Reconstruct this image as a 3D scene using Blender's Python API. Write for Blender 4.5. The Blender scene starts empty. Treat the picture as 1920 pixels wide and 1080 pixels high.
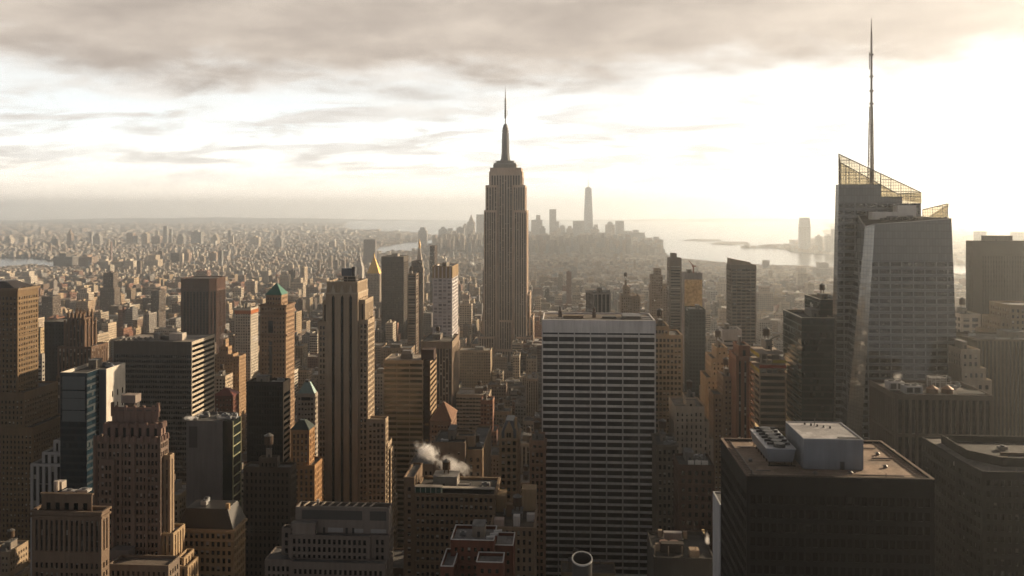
import bpy, math, random
from math import sin, cos, tan, atan, pi, radians as R
from mathutils import Vector
random.seed(7)
S = bpy.context.scene
COL = S.collection

# ---------------------------------------------------------------- camera, sky, sun
H, F, CX, HY, TH = 258.0, 1580.0, 960.0, 398.0, R(3.62)   # eye height, focal length in photo pixels, eye level, yaw to the street grid
cam_d = bpy.data.cameras.new("camera"); cam = bpy.data.objects.new("camera", cam_d); COL.objects.link(cam)
cam.location = (0, 0, H); cam.rotation_euler = (R(90), 0, TH)
cam_d.sensor_width = 36.0; cam_d.lens = 36.0 * F / 1920.0
cam_d.shift_y = -(540.0 - HY) / 1920.0
cam_d.clip_start = 1.0; cam_d.clip_end = 90000.0
S.camera = cam

SUN_AZ, SUN_EL = R(51.5), R(16.5)          # from the street axis (+y) towards +x
SUN_DIR = Vector((sin(SUN_AZ) * cos(SUN_EL), cos(SUN_AZ) * cos(SUN_EL), sin(SUN_EL)))
sd = bpy.data.lights.new("sun", 'SUN'); sd.energy = 4.2; sd.color = (1.0, 0.78, 0.53); sd.angle = R(0.6)
sun = bpy.data.objects.new("sun", sd); COL.objects.link(sun)
sun.rotation_euler = (-SUN_DIR).to_track_quat('-Z', 'Y').to_euler()

S.view_settings.view_transform = 'Standard'; S.view_settings.look = 'None'
S.view_settings.exposure = 1.0; S.view_settings.gamma = 1.0
S.render.engine = 'CYCLES'
cy = S.cycles
cy.use_denoising = True; cy.denoising_prefilter = 'FAST'
cy.max_bounces = 7; cy.diffuse_bounces = 2; cy.glossy_bounces = 2; cy.transmission_bounces = 4
cy.volume_bounces = 5; cy.transparent_max_bounces = 6
cy.volume_max_steps = 128
cy.sample_clamp_indirect = 6.0
cy.use_adaptive_sampling = False


class NT:
    """small helper for node trees"""
    def __init__(self, tree): self.t = tree
    def n(self, typ, **kw):
        nd = self.t.nodes.new(typ)
        for k, v in kw.items(): setattr(nd, k, v)
        return nd
    def link(self, a, b): self.t.links.new(a, b)
    def set(self, sock, v):
        if isinstance(v, bpy.types.NodeSocket): self.link(v, sock)
        elif v is not None:
            if hasattr(sock, 'default_value') and not isinstance(v, (int, float)) and len(v) == 3 and len(sock.default_value) == 4: v = (*v, 1)
            sock.default_value = v
    def math(self, op, a, b=None, c=None, clamp=False):
        nd = self.n('ShaderNodeMath', operation=op, use_clamp=clamp)
        for i, v in enumerate((a, b, c)):
            if v is not None: self.set(nd.inputs[i], v)
        return nd.outputs[0]
    def mix(self, f, a, b, blend='MIX'):
        nd = self.n('ShaderNodeMix', data_type='RGBA', blend_type=blend)
        self.set(nd.inputs[0], f); self.set(nd.inputs[6], a); self.set(nd.inputs[7], b)
        return nd.outputs[2]
    def noise(self, vec, scale=1.0, detail=4.0, rough=0.55, dim='3D', dist=0.0):
        nd = self.n('ShaderNodeTexNoise', noise_dimensions=dim)
        if vec is not None: self.link(vec, nd.inputs['Vector'])
        nd.inputs['Scale'].default_value = scale; nd.inputs['Detail'].default_value = detail
        nd.inputs['Roughness'].default_value = rough; nd.inputs['Distortion'].default_value = dist
        return nd.outputs['Fac']
    def step(self, v, a, b, lo=0.0, hi=1.0, smooth=True):
        nd = self.n('ShaderNodeMapRange', interpolation_type='SMOOTHSTEP' if smooth else 'LINEAR')
        self.set(nd.inputs[0], v); self.set(nd.inputs[1], a); self.set(nd.inputs[2], b)
        self.set(nd.inputs[3], lo); self.set(nd.inputs[4], hi)
        return nd.outputs[0]
    def xyz(self, v):
        nd = self.n('ShaderNodeSeparateXYZ'); self.link(v, nd.inputs[0]); return nd.outputs
    def comb(self, x, y, z=0.0):
        nd = self.n('ShaderNodeCombineXYZ')
        for i, v in enumerate((x, y, z)): self.set(nd.inputs[i], v)
        return nd.outputs[0]


W = bpy.data.worlds.new("World"); S.world = W; W.use_nodes = True
def build_world():
    t = W.node_tree; t.nodes.clear(); g = NT(t)
    out = g.n('ShaderNodeOutputWorld'); bg = g.n('ShaderNodeBackground')
    tc = g.n('ShaderNodeTexCoord'); d = tc.outputs['Generated']
    x, y, z = g.xyz(d)
    zc = g.math('MAXIMUM', z, 0.004)
    sky = g.n('ShaderNodeTexSky', sky_type='NISHITA'); sky.sun_disc = False
    sky.sun_elevation = SUN_EL; sky.sun_rotation = SUN_AZ
    sky.altitude = 250; sky.air_density = 1.0; sky.dust_density = 2.2; sky.ozone_density = 1.0
    g.link(g.comb(x, y, zc), sky.inputs['Vector'])
    K = 5.5   # the sky's own physical scale (background strength is 0.1)
    # towards the west (the sunny quarter) the thin cloud is brightest
    wd = Vector((sin(R(30)), cos(R(30)), 0.10)).normalized()
    dw = g.n('ShaderNodeVectorMath', operation='DOT_PRODUCT'); g.link(d, dw.inputs[0]); dw.inputs[1].default_value = wd
    west = g.math('POWER', g.math('MAXIMUM', dw.outputs['Value'], 0.0), 7.0)
    core = g.math('POWER', g.math('MAXIMUM', dw.outputs['Value'], 0.0), 45.0)
    # cloud decks: direction projected on level planes
    den = g.math('ADD', zc, 0.15)
    px, py = g.math('DIVIDE', x, den), g.math('DIVIDE', y, den)
    n1 = g.noise(g.comb(px, py, 0.0), 1.15, 8.0, 0.55, dist=0.35)
    n2 = g.noise(g.comb(g.math('MULTIPLY', px, 1.3), g.math('MULTIPLY', py, 2.1), 7.3), 1.5, 9.0, 0.58, dist=0.5)
    n3 = g.noise(g.comb(px, py, 3.1), 4.2, 9.0, 0.6, dist=0.3)
    n4 = g.noise(g.comb(px, g.math('MULTIPLY', py, 1.6), 11.7), 3.0, 9.0, 0.6, dist=0.4)
    # heavy deck above about nine degrees, broken open towards the west
    edge = g.math('ADD', g.math('MULTIPLY', g.math('SUBTRACT', n1, 0.5), 0.17), g.math('MULTIPLY', g.math('SUBTRACT', n3, 0.5), 0.055))
    e = g.math('SUBTRACT', g.math('ADD', z, edge), g.math('MULTIPLY', core, 0.035))
    deck = g.step(e, 0.132, 0.186)
    rimlit = g.math('MULTIPLY', g.step(e, 0.098, 0.145), g.step(e, 0.21, 0.155))
    lay = g.math('MULTIPLY', g.step(n2, 0.43, 0.60), g.step(zc, 0.015, 0.06))
    tone = g.step(n4, 0.32, 0.68)
    clear = g.mix(0.80, sky.outputs[0], (0.87 * K, 0.91 * K, 0.915 * K))
    low = g.step(zc, 0.0, 0.10)
    pale = g.mix(g.math('MULTIPLY', g.math('SUBTRACT', 1.0, low), 0.8), clear, g.mix(west, (1.12 * K, 0.94 * K, 0.74 * K), (1.06 * K, 1.0 * K, 0.92 * K)))
    hot = g.math('ADD', 1.0, g.math('MULTIPLY', g.step(zc, 0.0, 0.19, 0.75, 0.0), g.math('SUBTRACT', 1.0, g.math('MULTIPLY', west, 0.45))))
    pale = g.mix(1.0, pale, g.comb(hot, hot, hot), 'MULTIPLY')
    puffs = g.mix(tone, (0.66 * K, 0.605 * K, 0.55 * K), (0.95 * K, 0.92 * K, 0.87 * K))
    c = g.mix(g.math('MULTIPLY', lay, 0.85), pale, puffs)
    c = g.mix(g.math('MULTIPLY', rimlit, 0.45), c, (1.0 * K, 0.97 * K, 0.91 * K))
    glowc = g.math('ADD', g.math('MULTIPLY', core, 0.14 * K), g.math('MULTIPLY', west, 0.03 * K))
    c = g.mix(1.0, c, g.mix(1.0, (1.0, 0.97, 0.91), g.comb(glowc, glowc, glowc), 'MULTIPLY'), 'ADD')
    dk = g.step(g.math('ADD', g.math('MULTIPLY', n1, 0.55), g.math('ADD', g.math('MULTIPLY', n4, 0.25), g.math('MULTIPLY', n3, 0.2))), 0.36, 0.64)
    deckc = g.mix(dk, (0.72 * K, 0.625 * K, 0.53 * K), (0.44 * K, 0.375 * K, 0.325 * K))
    deckc = g.mix(g.math('MULTIPLY', core, 0.35), deckc, (0.95 * K, 0.86 * K, 0.76 * K))
    # the overcast grows thick and dark overhead and away from the sun
    deckc = g.mix(g.math('MULTIPLY', g.step(z, 0.22, 0.55), 0.95), deckc, (0.12 * K, 0.12 * K, 0.125 * K))
    c = g.mix(deck, c, deckc)
    north = g.mix(g.step(z, 0.02, 0.40), (0.34 * K, 0.335 * K, 0.34 * K), (0.085 * K, 0.085 * K, 0.095 * K))
    c = g.mix(g.math('MULTIPLY', g.step(y, 0.50, -0.15), 0.95), c, north)
    g.link(c, bg.inputs['Color']); bg.inputs['Strength'].default_value = 0.1
    g.link(bg.outputs[0], out.inputs[0])
build_world()
W.cycles.sampling_method = 'MANUAL'; W.cycles.sample_map_resolution = 1024

# ---------------------------------------------------------------- picking points: photo pixel -> place in the world
def gx(px, Y): return Y * tan(atan((px - CX) / F) - TH)
def gy(px, X): return X / tan(atan((px - CX) / F) - TH)
def depth(x, y): return -x * sin(TH) + y * cos(TH)
def zz(py, x, y): return H + (HY - py) / F * depth(x, y)
def ground(px, py):
    D = H * F / (py - HY); u = (px - CX) / F
    return (D * (u * cos(TH) - sin(TH)), D * (u * sin(TH) + cos(TH)))
def proj(x, y, z):
    D = depth(x, y); r = x * cos(TH) + y * sin(TH)
    return (CX + F * r / D, HY + F * (H - z) / D, D)

# ---------------------------------------------------------------- materials
MATS = {}
def new_mat(key):
    m = bpy.data.materials.new(key); m.use_nodes = True
    t = m.node_tree; t.nodes.clear(); g = NT(t)
    out = g.n('ShaderNodeOutputMaterial'); p = g.n('ShaderNodeBsdfPrincipled'); g.link(p.outputs[0], out.inputs[0])
    MATS[key] = m
    return m, g, p

def weather(g, col, amount=0.35):
    """dirt, streaks and patches of an outdoor surface"""
    ob = g.n('ShaderNodeNewGeometry').outputs['Position']
    mp = g.n('ShaderNodeMapping'); g.link(ob, mp.inputs[0]); mp.inputs['Scale'].default_value = (0.55, 0.55, 0.05)
    a = g.noise(mp.outputs[0], 1.0, 5.0, 0.65)
    b = g.noise(ob, 0.045, 4.0, 0.6)
    s = g.math('ADD', g.math('MULTIPLY', a, 0.55), g.math('MULTIPLY', b, 0.45))
    f = g.step(s, 0.28, 0.72, 1.0 - amount, 1.0 + amount * 0.5, False)
    return g.mix(1.0, col, g.comb(f, f, f), 'MULTIPLY')

def objcol(g): return g.n('ShaderNodeObjectInfo').outputs['Color']

def m_wall():
    m, g, p = new_mat('masonry')
    g.link(weather(g, objcol(g), 0.36), p.inputs['Base Color']); p.inputs['Roughness'].default_value = 0.88
    p.inputs['Specular IOR Level'].default_value = 0.2
    return m
def m_roof():
    m, g, p = new_mat('roofing')
    ob = g.n('ShaderNodeNewGeometry').outputs['Position']
    n = g.noise(ob, 0.25, 6.0, 0.7); n2 = g.noise(ob, 1.6, 4.0, 0.6)
    f = g.math('ADD', g.math('MULTIPLY', n, 0.9), g.math('MULTIPLY', n2, 0.5))
    n3 = g.noise(ob, .07, 5, .6, dist=1.0)
    f = g.math('MULTIPLY', g.step(f, 0.35, 1.05, 0.5, 1.4, False), g.step(n3, .42, .56, .72, 1.12))
    g.link(g.mix(1.0, objcol(g), g.comb(f, f, f), 'MULTIPLY'), p.inputs['Base Color'])
    p.inputs['Roughness'].default_value = 0.82; p.inputs['Specular IOR Level'].default_value = 0.3
    return m
def m_metal():
    m, g, p = new_mat('painted_metal')
    g.link(weather(g, objcol(g), 0.22), p.inputs['Base Color']); p.inputs['Roughness'].default_value = 0.45
    p.inputs['Metallic'].default_value = 0.25
    return m
WALL, ROOF, METAL = m_wall(), m_roof(), m_metal()

def blinds(g, iu, iv, fv, base, blind, frac, rnd_off=0.0):
    """each pane its own depth of drawn blind and its own tone"""
    oi = g.n('ShaderNodeObjectInfo')
    wn = g.n('ShaderNodeTexWhiteNoise', noise_dimensions='3D')
    g.link(g.comb(iu, iv, g.math('MULTIPLY', oi.outputs['Random'], 91.0)), wn.inputs['Vector'])
    r = g.xyz(wn.outputs['Color'])
    has = g.math('LESS_THAN', r[0], frac)
    low = g.math('GREATER_THAN', fv, g.math('SUBTRACT', 1.0, g.math('MULTIPLY', r[1], 0.8)))
    b = g.math('MULTIPLY', has, low)
    tone = g.mix(r[2], (blind[0] * .35, blind[1] * .35, blind[2] * .35), blind)
    dark = g.mix(r[1], base, (base[0] * 2.6, base[1] * 2.4, base[2] * 2.2))
    return g.mix(b, dark, tone), b, r

def m_glass(key, base, blind=(.30, .27, .22), frac=.3, rough=.12, spand=None, sfrac=.42, lit=0.0, spec=.5):
    if key in MATS: return MATS[key]
    m, g, p = new_mat(key)
    uv = g.n('ShaderNodeUVMap').outputs[0]; u, v, _ = g.xyz(uv)
    iu, iv = g.math('FLOOR', u), g.math('FLOOR', v); fv = g.math('FRACT', v)
    col, b, r = blinds(g, iu, iv, fv, base, blind, frac)
    rg = g.mix(b, (rough,) * 3, (.6,) * 3)
    if spand:
        s = g.math('LESS_THAN', fv, sfrac)
        col = g.mix(s, col, spand); rg = g.mix(s, rg, (.55,) * 3)
    g.link(col, p.inputs['Base Color']); g.link(g.xyz(rg)[0], p.inputs['Roughness'])
    p.inputs['Specular IOR Level'].default_value = spec
    if lit:
        L = g.math('GREATER_THAN', r[2], 1.0 - lit)
        p.inputs['Emission Color'].default_value = (1, .62, .28, 1)
        g.link(g.math('MULTIPLY', L, .3), p.inputs['Emission Strength'])
    return m
GLASS = m_glass('window_glass', (.010, .011, .012), (.40, .36, .30), .42, lit=.0015)
GLASS_DARK = m_glass('dark_window_glass', (.004, .005, .006), (.035, .032, .03), .10, .1, spec=.18)
STRIP = m_glass('strip_glass', (.016, .017, .018), (.28, .25, .2), .3, .2, (.035, .032, .03), .45)
STRIP_ESB = m_glass('strip_glass_metal', (.012, .012, .012), (.33, .28, .22), .3, .3, (.045, .038, .032), .5)
STRIP_DARK = m_glass('strip_glass_black', (.006, .006, .007), (.02, .02, .02), .08, .2, (.007, .007, .007), .5, spec=.2)

def m_fac(fw=.5, fh=.55, span=None, base=(.012, .013, .014), blind=(.38, .34, .28), frac=.36, tint=False, rough=.15, pier=None, key=None):
    """flat facade far away: cells of wall and window; UV in cells (u) and floors (v, negative below the top margin)"""
    k = key or "facade_%s_%s_%s_%s_%s_%s" % (fw, fh, span, tint, base[2], pier)
    if k in MATS: return MATS[k]
    m, g, p = new_mat(k)
    uv = g.n('ShaderNodeUVMap').outputs[0]; u, v, _ = g.xyz(uv)
    iu, iv, fu, fv = g.math('FLOOR', u), g.math('FLOOR', v), g.math('FRACT', u), g.math('FRACT', v)
    inu = g.math('LESS_THAN', g.math('ABSOLUTE', g.math('SUBTRACT', fu, .5)), fw / 2)
    inv = g.math('LESS_THAN', g.math('ABSOLUTE', g.math('SUBTRACT', fv, .5)), fh / 2)
    below = g.math('LESS_THAN', v, 0.0)
    win = g.math('MULTIPLY', g.math('MULTIPLY', inu, inv), below)
    lv = g.math('ADD', g.math('DIVIDE', g.math('SUBTRACT', fv, .5), fh), .5)
    gcol, b, r = blinds(g, iu, iv, lv, base, blind, frac)
    wc = g.n('ShaderNodeAttribute', attribute_name='tint').outputs['Color'] if tint else objcol(g)
    wall = weather(g, wc, .34)
    if span:
        strip = g.math('MULTIPLY', inu, below)
        wall = g.mix(strip, wall, span)
    g.link(g.mix(win, wall, gcol), p.inputs['Base Color'])
    gl = g.math('MULTIPLY', win, g.math('SUBTRACT', 1.0, b))
    g.link(g.step(gl, 0, 1, .85, rough, False), p.inputs['Roughness'])
    p.inputs['Specular IOR Level'].default_value = .4
    return m

# ---------------------------------------------------------------- mesh builder
def shade(c, r, lo, hi):
    """the same colour a little lighter or darker, with a touch of warmth or cold"""
    k, w = r.uniform(lo, hi), r.uniform(-.05, .05)
    return (min(.75, c[0] * k * (1 + w)), min(.75, c[1] * k), min(.75, c[2] * k * (1 - w)))

class MB:
    def __init__(self): self.v, self.f, self.uv, self.mi = [], [], [], []
    def poly(self, pts, mi=0, uv=None):
        i = len(self.v); self.v.extend(pts); self.f.append(tuple(range(i, i + len(pts)))); self.mi.append(mi)
        self.uv.extend(uv if uv else [(0.5, 0.5)] * len(pts))
    def box(self, x0, x1, y0, y1, z0, z1, mi=0, bottom=True):
        a = [(x0, y0), (x1, y0), (x1, y1), (x0, y1)]
        self.prism(a, z0, z1, mi, bottom)
    def prism(self, ring, z0, z1, mi=0, bottom=True, ring1=None):
        r1 = ring1 or ring; n = len(ring)
        for i in range(n):
            j = (i + 1) % n
            self.poly([(*ring[i], z0), (*ring[j], z0), (*r1[j], z1), (*r1[i], z1)], mi)
        self.poly([(*p, z1) for p in r1], mi)
        if bottom: self.poly([(*p, z0) for p in reversed(ring)], mi)
    def cyl(self, cx, cy, z0, z1, r0, r1=None, n=14, mi=0):
        r1 = r0 if r1 is None else r1
        a = [(cx + r0 * cos(2 * pi * i / n), cy + r0 * sin(2 * pi * i / n)) for i in range(n)]
        b = [(cx + r1 * cos(2 * pi * i / n), cy + r1 * sin(2 * pi * i / n)) for i in range(n)]
        self.prism(a, z0, z1, mi, True, b)
    def bar(self, a, b, w, w1=None, mi=0):
        a, b = Vector(a), Vector(b); w1 = w if w1 is None else w1
        d = (b - a).normalized(); s = d.cross(Vector((0, 0, 1)))
        if s.length < 1e-3: s = Vector((1, 0, 0))
        s.normalize(); t = d.cross(s)
        A = [a + (s * i + t * j) * w / 2 for i, j in ((-1, -1), (1, -1), (1, 1), (-1, 1))]
        B = [b + (s * i + t * j) * w1 / 2 for i, j in ((-1, -1), (1, -1), (1, 1), (-1, 1))]
        for i in range(4):
            j = (i + 1) % 4; self.poly([tuple(A[j]), tuple(A[i]), tuple(B[i]), tuple(B[j])], mi)
        self.poly([tuple(p) for p in A], mi); self.poly([tuple(p) for p in reversed(B)], mi)
    def cells(self, p0, p1, z0, z1, cw, fh, top, mi, off=0):
        """one flat wall face with cell UVs; p0 -> p1 runs left to right seen from outside"""
        L = math.hypot(p1[0] - p0[0], p1[1] - p0[1]); n = max(1, round(L / cw))
        va, vb = (z0 - (z1 - top)) / fh, top / fh
        self.poly([(*p0, z0), (*p1, z0), (*p1, z1), (*p0, z1)], mi, [(off, va), (off + n, va), (off + n, vb), (off, vb)])
    def punched(self, p0, p1, z0, z1, cw, fh, fw, fhf, dep, top, bot, marg, wi, gi, tall=False, panes=None):
        """one wall face with real recessed windows"""
        dx, dy = p1[0] - p0[0], p1[1] - p0[1]; L = math.hypot(dx, dy); dx /= L; dy /= L; nx_, ny_ = dy, -dx
        def P(u, z, d=0.0): return (p0[0] + dx * u - nx_ * d, p0[1] + dy * u - ny_ * d, z)
        q = lambda u0, u1, a, b, mi=wi: self.poly([P(u0, a), P(u1, a), P(u1, b), P(u0, b)], mi)
        marg = min(marg, L * .2); n = max(1, round((L - 2 * marg) / cw)); c = (L - 2 * marg) / n
        zt = z1 - top; nf = max(1, int((zt - z0 - bot) / fh)); zb = zt - nf * fh
        hw = c * fw / 2; u_prev = 0.0
        rows = [(zb, zt)] if tall else [(zt - (j + 1) * fh + fh * (1 - fhf) / 2, zt - j * fh - fh * (1 - fhf) / 2) for j in range(nf)]
        for i in range(n):
            uc = marg + (i + .5) * c; a, b = uc - hw, uc + hw
            q(u_prev, a, z0, z1); u_prev = b
            zp = z1
            for j, (r0, r1) in enumerate(rows):
                q(a, b, r1, zp); zp = r0
                for k in ((a, a, r0, r1, 0), (b, b, r1, r0, 0), (a, b, r0, r0, 1), (b, a, r1, r1, 1)):
                    if k[4]: self.poly([P(k[0], k[2]), P(k[1], k[2]), P(k[1], k[2], dep), P(k[0], k[2], dep)], wi)
                    else: self.poly([P(k[0], k[3]), P(k[0], k[2]), P(k[0], k[2], dep), P(k[0], k[3], dep)], wi)
                if panes is not None: panes.append((P(a, r0, dep), P(b, r0, dep), P(b, r1, dep), P(a, r1, dep)))
                else:
                    v0, v1 = (0, nf) if tall else (-j, 1 - j)
                    e = .02
                    self.poly([P(a, r0, dep), P(b, r0, dep), P(b, r1, dep), P(a, r1, dep)], gi,
                              [(i + e, v0 + e), (i + 1 - e, v0 + e), (i + 1 - e, v1 - e), (i + e, v1 - e)])
            q(a, b, z0, zp)
        q(u_prev, L, z0, z1)
    def rim(self, ring, z1, t, drop, mi):
        """parapet: flat top of thickness t and an inner face"""
        inn = inset(ring, t); n = len(ring)
        for i in range(n):
            j = (i + 1) % n
            self.poly([(*ring[i], z1), (*ring[j], z1), (*inn[j], z1), (*inn[i], z1)], mi)
            self.poly([(*inn[i], z1), (*inn[j], z1), (*inn[j], z1 - drop), (*inn[i], z1 - drop)], mi)
        return inn
    def build(self, name, mats, parent=None, color=None, smooth=False):
        me = bpy.data.meshes.new(name); me.from_pydata(self.v, [], self.f)
        ul = me.uv_layers.new(name='UVMap'); ul.data.foreach_set('uv', [c for p in self.uv for c in p])
        for m in (mats if isinstance(mats, (list, tuple)) else [mats]): me.materials.append(m)
        me.polygons.foreach_set('material_index', self.mi)
        if smooth: me.polygons.foreach_set('use_smooth', [True] * len(self.f))
        me.update()
        o = bpy.data.objects.new(name, me); COL.objects.link(o)
        if color: o.color = (*color, 1)
        if parent is not None: o.parent = parent; o.matrix_parent_inverse = world(parent).inverted()
        return o

from mathutils import Matrix
def world(o):
    m = Matrix.LocRotScale(o.location, o.rotation_euler, o.scale)
    return world(o.parent) @ o.matrix_parent_inverse @ m if o.parent else m
def inset(ring, t):
    n = len(ring); out = []
    for i in range(n):
        p, c, q = ring[i - 1], ring[i], ring[(i + 1) % n]
        a = Vector((c[0] - p[0], c[1] - p[1])).normalized(); b = Vector((q[0] - c[0], q[1] - c[1])).normalized()
        na, nb = Vector((-a.y, a.x)), Vector((-b.y, b.x)); k = 1 + na.dot(nb)
        o = (na + nb) * (t / max(k, .2)); out.append((c[0] + o.x, c[1] + o.y))
    return out
def tag(o, label, cat, group=None, kind=None):
    if label: o['label'] = label
    if cat: o['category'] = cat
    if group: o['group'] = group
    if kind: o['kind'] = kind
    return o

TAKEN = []          # ground rectangles already built on
HEROES = []         # (x0, x1, y0, y1, z) boxes for the rough visibility count

class B:
    """one building: an Empty at its base and its parts"""
    def __init__(s, name, label, x0, x1, y0, y1, cat='building', group=None, taken=True):
        s.e = bpy.data.objects.new(name, None); COL.objects.link(s.e)
        s.e.location = ((x0 + x1) / 2, (y0 + y1) / 2, 0); s.e.empty_display_size = 5
        tag(s.e, label, cat, group); s.rect = (x0, x1, y0, y1)
        s.rng = random.Random(name + label)
        if taken: TAKEN.append((x0, x1, y0, y1))
    def tier(s, x0, x1, y0, y1, z0, z1, col, cell=(3.2, 3.7), frac=(.5, .55), dep=.4, top=2.0, bot=0.0, marg=.8, glass=None, tall=False,
             faces='FLR', ring=None, roofc=(.10, .095, .09), name='tower', fac=None, drop=1.1, panes=None, parent=None, rim=.5, hero=True):
        mb = MB(); ring = ring or [(x0, y0), (x1, y0), (x1, y1), (x0, y1)]
        names = 'FRKL' if len(ring) == 4 else 'F' * len(ring)
        for i in range(len(ring)):
            j = (i + 1) % len(ring); p0, p1 = ring[i], ring[j]; k = names[i]
            if k in faces and fac is None: mb.punched(p0, p1, z0, z1, cell[0], cell[1], frac[0], frac[1], dep, top, bot, marg, 0, 1, tall, panes if k == 'F' else None)
            elif fac is not None and (k in faces or k == 'K'): mb.cells(p0, p1, z0, z1, cell[0], cell[1], top, 2, off=i * 40)
            else: mb.poly([(*p0, z0), (*p1, z0), (*p1, z1), (*p0, z1)], 0)
        inn = mb.rim(ring, z1, rim, drop, 0)
        o = mb.build(name, [WALL, glass or GLASS, fac or WALL], parent or s.e, col)
        r = MB(); r.prism(inset(inn, -.05), z1 - drop - .4, z1 - drop + .002, 0); r.build('roof', ROOF, o, roofc)
        if hero: HEROES.append((min(p[0] for p in ring), max(p[0] for p in ring), min(p[1] for p in ring), max(p[1] for p in ring), z1))
        return o
    def box(s, name, x0, x1, y0, y1, z0, z1, col, mat=None, parent=None):
        m = MB(); m.box(x0, x1, y0, y1, z0, z1); return m.build(name, mat or WALL, parent or s.e, col)
    def band(s, x0, x1, y0, y1, z, h, out, col, name='cornice', parent=None):
        """a moulding that runs round the building, standing proud of it"""
        m = MB(); o = [(x0 - out, y0 - out), (x1 + out, y0 - out), (x1 + out, y1 + out), (x0 - out, y1 + out)]
        i = [(x0 + .05, y0 + .05), (x1 - .05, y0 + .05), (x1 - .05, y1 - .05), (x0 + .05, y1 - .05)]
        for k in range(4):
            j = (k + 1) % 4
            m.poly([(*o[k], z), (*o[j], z), (*o[j], z + h), (*o[k], z + h)])
            m.poly([(*o[k], z + h), (*o[j], z + h), (*i[j], z + h), (*i[k], z + h)])
            m.poly([(*i[k], z), (*i[j], z), (*o[j], z), (*o[k], z)])
            m.poly([(*i[j], z), (*i[k], z), (*i[k], z + h), (*i[j], z + h)])
        return m.build(name, WALL, parent or s.e, col)
    def hip(s, x0, x1, y0, y1, z0, z1, f, col, name='hip_roof', mat=None, eave=.6, parent=None):
        m = MB(); cx, cy = (x0 + x1) / 2, (y0 + y1) / 2; a, b = (x1 - x0) / 2 * f, (y1 - y0) / 2 * f
        m.prism([(x0 - eave, y0 - eave), (x1 + eave, y0 - eave), (x1 + eave, y1 + eave), (x0 - eave, y1 + eave)], z0, z1, 0, True,
                [(cx - a, cy - b), (cx + a, cy - b), (cx + a, cy + b), (cx - a, cy + b)])
        return m.build(name, mat or METAL, parent or s.e, col)
    def tank(s, x, y, z, r=1.9, col=(.09, .06, .04), parent=None):
        m = MB(); lh = 2.2
        m.cyl(x, y, z + lh, z + lh + r * 1.9, r, r * .96, 14)
        for a in range(4): m.bar((x + r * .7 * cos(a * pi / 2 + .78), y + r * .7 * sin(a * pi / 2 + .78), z), (x + r * .6 * cos(a * pi / 2 + .78), y + r * .6 * sin(a * pi / 2 + .78), z + lh + .05), .25)
        o = m.build('water_tank', WALL, parent or s.e, col)
        c = MB(); c.cyl(x, y, z + lh + r * 1.9 + .01, z + lh + r * 2.55, r * 1.1, .1, 14); c.build('tank_roof', METAL, o, (.12, .11, .10))
    def unit(s, x, y, z, w, d, h, col=(.33, .33, .34), parent=None):
        o = s.box('cooling_unit', x - w / 2, x + w / 2, y - d / 2, y + d / 2, z + .25, z + h, col, METAL, parent)
        m = MB()
        for k in range(max(1, int(w / 2.6))):
            m.cyl(x - w / 2 + (k + .5) * w / max(1, int(w / 2.6)), y, z + h + .003, z + h + .45, min(1.0, d * .38), None, 10)
        m.build('fan', METAL, o, (.08, .08, .08))
    def kit(s, x0, x1, y0, y1, z, n=5, tank=1, bulk=1, seed=0):
        """roof gear spread over a roof rectangle"""
        r = random.Random(seed * 7 + int(abs(x0) * 10) + n); w, d = x1 - x0, y1 - y0
        if bulk:
            bw, bd, bh = w * r.uniform(.22, .36), d * r.uniform(.3, .5), r.uniform(3.2, 5.5)
            bx, by = x0 + w * r.uniform(.1, .55), y0 + d * r.uniform(.25, .45)
            o = s.box('bulkhead', bx, bx + bw, by, by + bd, z, z + bh, shade((.22, .19, .16), r, .7, 1.25))
            s.box('bulkhead_cap', bx - .2, bx + bw + .2, by - .2, by + bd + .2, z + bh + .002, z + bh + .35, (.15, .145, .14), ROOF, o)
            s.box('bulkhead_door', bx + bw * .4, bx + bw * .4 + 1.1, by - .06, by - .002, z + .1, z + 2.2, (.05, .05, .05), METAL, o)
            if tank: s.tank(bx + bw / 2, by + bd / 2, z + bh + .35, r.uniform(1.6, 2.3))
        elif tank: s.tank(x0 + w * .6, y0 + d * .55, z, 2.0)
        for i in range(n):
            ux, uy = x0 + w * r.uniform(.1, .9), y0 + d * r.uniform(.12, .9)
            if bulk and bx - 2 < ux < bx + bw + 2 and by - 2 < uy < by + bd + 2: continue
            k = r.random()
            if k < .55: s.unit(ux, uy, z, r.uniform(1.8, 4.5), r.uniform(1.6, 2.6), r.uniform(1.3, 2.4), shade((.3, .3, .3), r, .4, 1.4))
            elif k < .8:
                m = MB(); m.cyl(ux, uy, z, z + r.uniform(1.5, 4), .35, None, 10); m.build('vent_pipe', METAL, s.e, (.25, .24, .23))
            else:
                m = MB(); L = r.uniform(3, 8); m.box(ux - L / 2, ux + L / 2, uy - .5, uy + .5, z + .3, z + 1.2); m.box(ux - L / 2, ux - L / 2 + 1, uy - .45, uy + 2.2, z, z + 1.15); m.build('duct', METAL, s.e, (.34, .33, .32))

def hero(px0, px1, ytop, Y, side=None, dep=None):
    """ground rectangle and top height of a building whose street front spans px0..px1 in the photo at distance Y"""
    x0, x1 = gx(px0, Y), gx(px1, Y); z = zz(ytop, (x0 + x1) / 2, Y)
    if side is not None:
        y1 = gy(side, x1 if side > px1 else x0)
    else: y1 = Y + dep
    return x0, x1, Y, y1, z
# ================================================================ landmark buildings
BRICK = (.17, .085, .05); BROWN = (.20, .13, .085); TAN = (.34, .25, .165); LIME = (.40, .34, .27); GREY = (.27, .26, .25); CREAM = (.46, .38, .28); WHITE = (.66, .62, .56); DARK = (.035, .033, .032)

def cornered(b, rect, z0, z1, col, **k): return b.tier(*rect, z0, z1, col, **k)

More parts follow.
